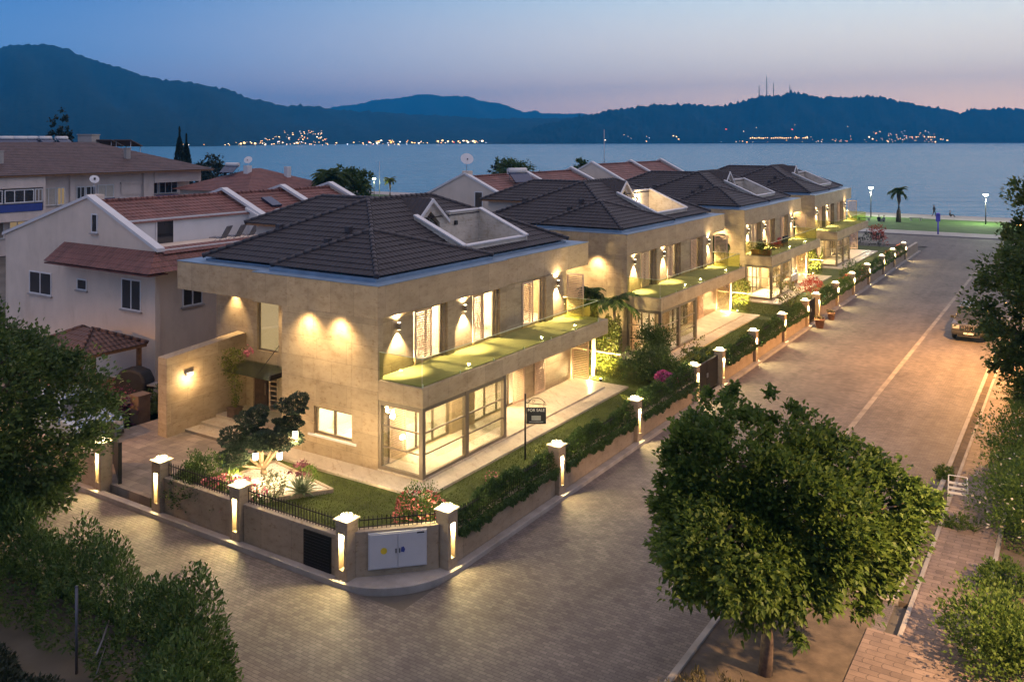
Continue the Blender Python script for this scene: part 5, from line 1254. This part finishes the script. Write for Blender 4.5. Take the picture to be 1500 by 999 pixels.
m = MB(); m.box(-.7, .7, -.35, .35, .0, .3); m.box(.85, 1.3, -.3, .3, .75, .8); m.build('cart', M['greymetal'], t)
shrub('bougainvillea', (-35.7, 22.3, .0), 2.3, .9, .75, 2600, .11, 'fl_purple', 'purple leaved hedge before the gazebo', 161, 'shrub', None, 'fl_purple', 500, .13)
shrub('bush', (-34.0, 24.0, .0), .8, .7, .65, 1000, .11, 'leaf_dark', 'green bush left of the tall privacy wall', 162, 'bush')
t = empty('gate_post', (-33.6, 22.9, 0), 0, 'brown stone post left of the privacy wall', 'post'); m = MB(); m.box(-.28, .28, -.28, .28, 0, 1.15); m.box(-.32, .32, -.32, .32, 1.15, 1.22); m.build('post_shaft', M['brownstone'], t)
# pale car mostly hidden by the left tree
def car(loc, rz, label, paint, suv=True):
    t = empty('parked_car', loc, rz, label, 'car'); W2 = .95
    body = [(-2.3, .38), (-2.32, .75), (-2.22, 1.02), (-2.0, 1.06), (-.98, 1.12), (1.55, 1.14), (2.22, 1.08), (2.3, .8), (2.28, .4)]
    m = MB(); k = len(body); secs = [(-W2, .04), (-W2+.1, 0), (W2-.1, 0), (W2, .04)]
    V0 = len(m.v)
    for y, ins in ((-W2, .10), (-W2+.07, .02), (0, 0), (W2-.07, .02), (W2, .10)):
        for (x, z) in body: m.v.append((x*(1-ins*.35) , y, z if z < .5 else z - ins*.45))
    for j in range(4):
        for i in range(k):
            i2 = (i+1) % k; m.f.append((V0+j*k+i, V0+j*k+i2, V0+(j+1)*k+i2, V0+(j+1)*k+i)); m.m.append(0); m.sm.append(False)
    m.f.append(tuple(V0+i for i in range(k))[::-1]); m.f.append(tuple(V0+4*k+i for i in range(k))); m.m += [0, 0]; m.sm += [False]*2
    m.build('body', M[paint], t, bevel=.05)
    cabin = [(-.95, 1.10), (-.42, 1.70), (1.75, 1.72), (2.2, 1.12)]
    m = MB(); V0 = len(m.v)
    for y, s in ((-W2+.06, 0), (-W2+.22, 1), (W2-.22, 1), (W2-.06, 0)): pass
    lo = W2-.05; up = W2-.24
    q = [(-.95, -lo, 1.08), (2.2, -lo, 1.08), (2.2, lo, 1.08), (-.95, lo, 1.08), (-.38, -up, 1.70), (1.85, -up, 1.70), (1.85, up, 1.70), (-.38, up, 1.70)]
    m.v += q
    for f in ((0, 1, 5, 4), (1, 2, 6, 5), (2, 3, 7, 6), (3, 0, 4, 7), (4, 5, 6, 7)): m.f.append(f); m.m.append(0); m.sm.append(False)
    m.build('windows', M['dark_glass'], t)
    m = MB(); m.obox((.75, 0, 1.735), ((1, 0, 0), (0, 1, 0), (0, 0, 1)), (1.18, up+.02, .035)); m.build('roof_panel', M[paint], t, bevel=.03)
    m = MB()
    for s in (-1, 1):
        m.tube([(-.98, s*(lo+.0), 1.08), (-.40, s*(up+.01), 1.71)], .045, 6); m.tube([(2.2, s*lo, 1.08), (1.88, s*(up+.01), 1.71)], .06, 6); m.tube([(.55, s*lo, 1.08), (.60, s*(up+.01), 1.71)], .04, 6); m.tube([(-.2, s*(up-.1), 1.80), (1.7, s*(up-.1), 1.80)], .02, 6)
    m.build('pillars', M[paint], t)
    for sx in (-1.42, 1.38):
        for sy in (-1, 1):
            m = MB(); m.lathe([(.20, -.11), (.35, -.11), (.37, -.06), (.37, .06), (.35, .11), (.20, .11)], 0, 0, 22); o = m.build('wheel', M['tyre'], t); o.rotation_euler = (math.pi/2, 0, 0); o.location = (sx, sy*(W2-.10), .37)
            m = MB(); m.lathe([(.02, -.115), (.20, -.105), (.22, .0), (.20, .105), (.02, .115)], 0, 0, 14); m.build('rim', M['chrome'], o)
    m = MB(); m.box(-2.36, -2.29, -.42, .42, .70, .95)
    m.build('grille', M['trim'], t)
    m = MB()
    for k in range(7): m.box(-2.385, -2.36, -.40+.125*k-.02, -.40+.125*k+.02, .71, .94)
    m.build('grille_bars', M['chrome'], t)
    for s in (-1, 1):
        m = MB(); m.box(-2.33, -2.2, min(s*.5, s*.86), max(s*.5, s*.86), .74, .95); m.build('headlight', M['headlamp'], t, bevel=.02)
        m = MB(); m.box(-.86, -.70, min(s*.95, s*1.14), max(s*.95, s*1.14), 1.08, 1.26); m.build('side_mirror', M['trim'], t, bevel=.03)
    m = MB(); m.box(-2.42, -2.2, -.86, .86, .40, .58); m.box(-2.40, -2.3, -.6, .6, .28, .38); m.build('bumper', M['trim'], t, bevel=.03)
    m = MB(); m.box(-2.435, -2.42, -.26, .26, .46, .57); m.build('number_plate', M['white'], t)
    return t
car((-5.65, 60.95, 0), R(90), 'silver off road car parked by the right kerb facing the camera', 'carpaint')
car((-34.3, 20.3, 0), R(176), 'pale blue car on the driveway behind the left tree', 'carpaint_pale')
# background trees
def bgtree(px, d, ztop, w, zb, mat, label, seed, n=120, cat='tree', shape=1.0, ls=.5):
    X, Y = bearing(px, d); rz = (ztop-zb)/2
    return tree('background_tree', (X, Y, 0), w/2, w/2, rz, zb+rz, n, 22, ls, max(.5, w*.13), mat, label, seed, .2, None, cat, width=.6, fill=.3, limbs=5)
def cypress(px, d, ztop, w, label, seed):
    X, Y = bearing(px, d); t = empty('cypress', (X, Y, 0), 0, label, 'cypress tree'); rg = np.random.RandomState(seed); n = 2600
    u = rg.uniform(0, 1, n); a = rg.uniform(0, 6.28, n); r = w/2*np.sin(np.clip(u*1.06+.05, 0, 1)*math.pi)**.6*(1-.55*u)*1.35*rg.uniform(.6, 1, n)**.5
    P = np.stack([r*np.cos(a), r*np.sin(a), .6+u*(ztop-.6)], 1); D = np.stack([np.cos(a)*.3, np.sin(a)*.3, np.ones(n)], 1) + rg.normal(size=(n, 3))*.2
    leaf_mesh('crown', P, D, .6, M['leaf_black'], t, .35, seed); m = MB(); m.tube([(0, 0, 0), (0, 0, ztop*.8)], [.2, .05], 7); m.build('trunk', M['bark'], t)
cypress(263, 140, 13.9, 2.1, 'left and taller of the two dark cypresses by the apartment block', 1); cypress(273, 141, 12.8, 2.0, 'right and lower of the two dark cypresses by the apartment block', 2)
bgtree(89, 150, 15.3, 4.4, 6, 'leaf_black', 'dark conical tree rising behind the apartment roof', 3, 130)
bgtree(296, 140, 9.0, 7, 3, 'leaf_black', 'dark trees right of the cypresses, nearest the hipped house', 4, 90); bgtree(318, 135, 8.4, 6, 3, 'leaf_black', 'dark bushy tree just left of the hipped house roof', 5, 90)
bgtree(512, 112, 9.0, 6.2, 3, 'leaf_dark', 'rounded dark tree beside the large background palm', 6, 150)
X, Y = bearing(484, 108); palm('date_palm', (X, Y, 0), 7.2, 34, 3.2, 'large palm beyond the terrace row roofs', 21, 'leaf_dark', .3)
bgtree(755, 150, 8.7, 7, 4, 'leaf_dark', 'dark green round tree by the middle gabled house', 8, 130); bgtree(852, 150, 9.2, 3.2, 4, 'leaf_dark', 'small tree just behind the maroon far roof', 9, 60)
bgtree(735, 155, 8.0, 4, 4, 'leaf_black', 'low dark tree left of the round tree by the middle house', 10, 60)
X, Y = bearing(571, 165); palm('small_palm', (X, Y, 0), 4.4, 18, 1.6, 'small lamp lit palm on the shore left of the near villa ridge', 22, 'leaf_ivy', .2); light('palm_lamp', 'POINT', (X-.5, Y-2, 4.5), 160, (.9, 1, .4), .1)

# ------------------------------------------------------------------ street lamps, sea front, people
def promenade_lamp(x, y, h, label, mat='bulb_white', p=1500, col=(.85, 1, .68)):
    t = empty('street_lamp', (x, y, .1), 0, label, 'street lamp'); m = MB(); m.tube([(0, 0, 0), (0, 0, .8), (0, 0, h)], [.10, .07, .05], 8); m.build('pole', M['darkmetal'], t)
    m = MB(); m.lathe([(.08, h), (.30, h+.18), (.34, h+.30)], 0, 0, 14); m.build('globe', M[mat], t); m = MB(); m.lathe([(.38, h+.31), (.30, h+.37), (.05, h+.42)], 0, 0, 14); m.build('lamp_cap', M['darkmetal'], t)
    light('street_light', 'POINT', (x, y, h-.2), p, col, .15)
promenade_lamp(-27.2, 143.5, 4.3, 'white promenade lamp left of the palm'); promenade_lamp(-11.4, 140.6, 3.9, 'white promenade lamp at the right by the tall tree')
X, Y = bearing(548, 160); promenade_lamp(X, Y, 4.6, 'greenish shore lamp beyond the near villa roof', 'bulb_green', 350, (.8, 1, .45))
X, Y = bearing(556, 162); t = empty('flag_pole', (X, Y, 0), 0, 'thin bare pole by the greenish shore lamp', 'pole'); m = MB(); m.tube([(0, 0, 0), (0, 0, 8.0)], [.08, .04], 6); m.build('pole', M['greymetal'], t)
def sodium_lamp(x, y, h, rz, label, p, col=SODIUM):
    t = empty('street_lamp', (x, y, 0), rz, label, 'street lamp'); m = MB(); m.tube([(0, 0, 0), (0, 0, h-.6), (-.3, 0, h-.1), (-1.5, 0, h+.1)], [.11, .07, .055, .045], 8); m.build('pole', M['greymetal'], t)
    m = MB(); m.box(-2.1, -1.45, -.14, .14, h+.02, h+.16); m.build('lamp_head', M['greymetal'], t, bevel=.03); m = MB(); m.box(-2.0, -1.55, -.1, .1, h-.01, h+.015); m.build('bulb', M['bulb_sodium'], t)
    a = Vector((-1.8*math.cos(rz), -1.8*math.sin(rz), 0)); light('street_light', 'SPOT', (x+a.x, y+a.y, h-.1), p, col, .14, aim=(0, 0, -1), spot=165, blend=.4)
sodium_lamp(-1.1, 52.5, 7.6, 0, 'sodium street lamp behind the tall right tree', 9000)
sodium_lamp(4.2, 19.0, 7.4, 0, 'sodium street lamp off to the right of the foreground tree', 6600, (1, .60, .30))
sodium_lamp(-38.5, 14.4, 6.5, R(180), 'sodium street lamp off to the left of the side street', 1700)
palm('promenade_palm', (-22.3, 137.5, .1), 4.4, 15, 1.9, 'lone palm on the seafront lawn between the lamps', 31, 'leaf_dark', .28)
t = empty('totem_sign', (-15.2, 122.2, .12), AZ, 'violet lit totem sign on the sea road pavement', 'sign'); m = MB(); m.tube([(0, 0, 0), (0, 0, 1.6)], .10, 8); m.build('post', M['purple'], t); m = MB(); m.box(-.26, .26, -.09, .09, 1.6, 2.5); m.lathe([(.26, 2.5), (.2, 2.66), (.05, 2.72)], 0, 0, 12); m.build('sign_box', M['purple'], t, bevel=.03)
def stand(fwd=.22):
    J = [(0, 0, .95), (0, 0, 1.2), (0, 0, 1.42), (0, 0, 1.52), (-.19, 0, 1.40), (-.24, fwd*.3, 1.12), (-.22, -fwd*.4+.15, .88), (.19, 0, 1.40), (.24, -fwd*.3, 1.12), (.22, fwd*.5, .88), (-.10, 0, .92), (-.11, fwd*.7, .5), (-.11, fwd, .07), (-.11, fwd-.14, .03), (.10, 0, .92), (.11, -fwd*.3, .5), (.11, -fwd, .08), (.11, -fwd-.14, .03)]
    Ed = [(0, 1), (1, 2), (2, 3), (2, 4), (4, 5), (5, 6), (2, 7), (7, 8), (8, 9), (0, 10), (10, 11), (11, 12), (12, 13), (0, 14), (14, 15), (15, 16), (16, 17)]
    Rr = [.13, .13, .13, .06, .075, .05, .035, .075, .05, .035, .10, .07, .045, .04, .10, .07, .045, .04]
    return J, Ed, Rr
def sit():
    J = [(0, 0, .12), (0, .04, .38), (0, .02, .60), (0, 0, .70), (-.19, .02, .58), (-.26, -.10, .36), (-.18, -.28, .34), (.19, .02, .58), (.26, -.10, .36), (.18, -.28, .34), (-.12, -.05, .12), (-.16, -.40, .40), (-.15, -.62, .07), (-.15, -.74, .05), (.12, -.05, .12), (.16, -.40, .40), (.15, -.62, .07), (.15, -.74, .05)]
    return J, stand()[1], [.14, .14, .13, .06, .075, .05, .035, .075, .05, .035, .11, .075, .05, .045, .11, .075, .05, .045]
def make_person(pose, loc, rz, label, cloth):
    J, Ed, Rr = pose; t = empty('person', loc, rz, label, 'person')
    bm = bmesh.new(); lay = bm.verts.layers.skin.verify(); vs = []
    for q, r in zip(J, Rr): v = bm.verts.new(q); v[lay].radius = (r, r); vs.append(v)
    vs[0][lay].use_root = True
    for a, b in Ed: bm.edges.new((vs[a], vs[b]))
    me = bpy.data.meshes.new('body'); bm.to_mesh(me); bm.free(); me.materials.append(M[cloth])
    o = bpy.data.objects.new('body', me); C.objects.link(o); o.parent = t
    o.modifiers.new('skin', 'SKIN').use_smooth_shade = True; s = o.modifiers.new('sub', 'SUBSURF'); s.levels = 1; s.render_levels = 2
    hd = Vector(J[3]) + Vector((0, -.02, .14))
    m = MB(); m.lathe([(.02, -.115), (.06, -.10), (.075, -.04), (.085, .02), (.08, .07), (.05, .11), (.01, .12)], 0, 0, 14); m.box(-.012, .012, -.105, -.07, -.03, .005); ho = m.build('head', M['skin'], t); ho.location = hd
    m = MB(); m.lathe([(.088, .0), (.094, .04), (.088, .09), (.05, .125), (.01, .132)], 0, .012, 14); m.build('hair', M['hair'], ho)
    return t
make_person(stand(), (-19.3, 150.6, .12), R(250), 'person in dark clothes walking along the promenade', 'dark_cloth')
make_person(sit(), (-16.95, 149.6, .22), R(90), 'person sitting hunched on the promenade edge right of the walker', 'dark_cloth')
make_person(sit(), (-24.9, 137.2, .1), R(20), 'person in dark clothes sitting on the grass left of the palm', 'dark_cloth')
make_person(sit(), (-24.1, 136.6, .1), R(-30), 'person in grey sitting on the grass nearest the palm foot', 'grey_cloth')
make_person(sit(), (-28.9, 136.6, .1), R(60), 'person sitting alone on the grass below the left promenade lamp', 'grey_cloth')
for k, (x, y, rz, lab) in enumerate(((-20.6, 141.5, 20, 'pale low stone bench on the seafront lawn right of the palm'), (-27.0, 137.6, 5, 'pale low stone bench on the seafront lawn left of the palm'))):
    t = empty('stone_bench', (x, y, .1), R(rz), lab, 'bench', 'stone benches on the seafront lawn'); m = MB(); m.box(-.9, .9, -.25, .25, .36, .46); m.build('seat', M['concrete'], t)
    for s in (-1, 1): m = MB(); m.box(s*.65-.1, s*.65+.1, -.2, .2, 0, .36); m.build('leg', M['concrete'], t)

# ------------------------------------------------------------------ air, sky, sun, camera
HAZE = True; SKY_STRENGTH = 0.93
if HAZE:
    m = MB(); m.box(-9800, 9800, -400, 9700, -4.0, 640)
    n = NT('evening_air'); v = n.n('ShaderNodeVolumePrincipled'); v.inputs['Color'].default_value = (.02, .44, 1.0, 1); v.inputs['Density'].default_value = 1.7e-4; v.inputs['Anisotropy'].default_value = .0
    n.l(v.outputs[0], n.out.inputs['Volume'])
    tag(m.build('haze', n.m), 'thin blue evening haze over the bay', 'haze', kind='stuff')
W = bpy.data.worlds.new('World'); S.world = W; W.use_nodes = True
nt = W.node_tree; nt.nodes.clear()
def nn(t, **k):
    x = nt.nodes.new(t)
    for a, v in k.items(): setattr(x, a, v)
    return x
out = nn('ShaderNodeOutputWorld'); bg = nn('ShaderNodeBackground'); nt.links.new(bg.outputs[0], out.inputs[0])
glow = Vector((-SA*.55 + CA*.84, CA*.55 + SA*.84, 0)).normalized()     # the afterglow lies to the right of the view
sky = nn('ShaderNodeTexSky', sky_type='NISHITA'); sky.sun_disc = False; sky.sun_elevation = R(-3); sky.sun_rotation = math.atan2(glow.x, glow.y)
sky.air_density = 1.2; sky.dust_density = 1.0; sky.ozone_density = 3.0
tc = nn('ShaderNodeTexCoord'); sp = nn('ShaderNodeSeparateXYZ'); nt.links.new(tc.outputs['Generated'], sp.inputs[0])
def ramp(stops):
    x = nn('ShaderNodeValToRGB'); e = x.color_ramp.elements
    while len(e) > 1: e.remove(e[-1])
    e[0].position = stops[0][0]; e[0].color = (*stops[0][1], 1)
    for p, c in stops[1:]: q = e.new(p); q.color = (*c, 1)
    nt.links.new(sp.outputs[2], x.inputs[0]); return x.outputs[0]
sc = lambda c, *k: tuple(v*q for v, q in zip(lin(*c), k if len(k) > 1 else k*3))
away = ramp([(0, sc((150, 146, 176), 1.7, 1.75, 1.7)), (.045, sc((146, 150, 188), 1.75, 1.85, 1.75)), (.09, sc((124, 147, 194), 1.1, 1.4, 1.45)), (.17, sc((92, 132, 190), .46, .93, 1.1)), (.35, sc((108, 134, 176), 1.3, 1.25, 1.15)), (1, (.98, .80, .84))])
near = ramp([(0, sc((232, 186, 172), 3.9, 3.4, 2.1)), (.04, sc((226, 190, 182), 3.6, 3.25, 2.05)), (.08, sc((206, 194, 196), 3.0, 2.75, 1.95)), (.17, sc((160, 184, 212), 2.6, 2.35, 1.75)), (.35, sc((176, 164, 176), 2.4)), (1, (.98, .80, .84))])
dot = nn('ShaderNodeVectorMath', operation='DOT_PRODUCT'); nt.links.new(tc.outputs['Generated'], dot.inputs[0]); dot.inputs[1].default_value = glow
mp = nn('ShaderNodeMapRange'); mp.interpolation_type = 'SMOOTHSTEP'; nt.links.new(dot.outputs['Value'], mp.inputs[0]); mp.inputs[1].default_value = -.02; mp.inputs[2].default_value = 1.02
mx = nn('ShaderNodeMix', data_type='RGBA'); nt.links.new(mp.outputs[0], mx.inputs[0]); nt.links.new(away, mx.inputs[6]); nt.links.new(near, mx.inputs[7])
ad = nn('ShaderNodeMix', data_type='RGBA', blend_type='ADD'); ad.inputs[0].default_value = .05; nt.links.new(mx.outputs[2], ad.inputs[6]); nt.links.new(sky.outputs[0], ad.inputs[7])
nt.links.new(ad.outputs[2], bg.inputs[0]); bg.inputs[1].default_value = SKY_STRENGTH
sl_ = bpy.data.lights.new('sun', 'SUN'); sl_.energy = .06; sl_.angle = R(20); sl_.color = (1, .72, .55)
so = bpy.data.objects.new('sun', sl_); C.objects.link(so); so.rotation_euler = (-(glow*1.0 + Vector((0, 0, .12)))).to_track_quat('-Z', 'Y').to_euler()
cam = bpy.data.cameras.new('camera'); co = bpy.data.objects.new('camera', cam); C.objects.link(co)
co.location = (0, 0, HCAM); co.rotation_euler = (R(90), 0, AZ)
cam.sensor_width = 36; cam.lens = PX/1500*36; cam.shift_y = -294.5/1500; cam.clip_start = .1; cam.clip_end = 30000
S.camera = co
S.render.engine = 'CYCLES'; S.cycles.use_denoising = True
try: S.cycles.denoiser = 'OPENIMAGEDENOISE'
except Exception: pass
S.cycles.max_bounces = 7; S.cycles.diffuse_bounces = 3; S.cycles.glossy_bounces = 3; S.cycles.transmission_bounces = 4; S.cycles.transparent_max_bounces = 10; S.cycles.volume_bounces = 0
S.cycles.sample_clamp_indirect = 4; S.cycles.sample_clamp_direct = 0; S.cycles.caustics_reflective = False; S.cycles.caustics_refractive = False
S.cycles.use_light_tree = True; S.cycles.blur_glossy = 1.0
S.view_settings.view_transform = 'Standard'; S.view_settings.look = 'None'; S.view_settings.exposure = 0.3; S.view_settings.gamma = 1; S.view_settings.use_curve_mapping = False
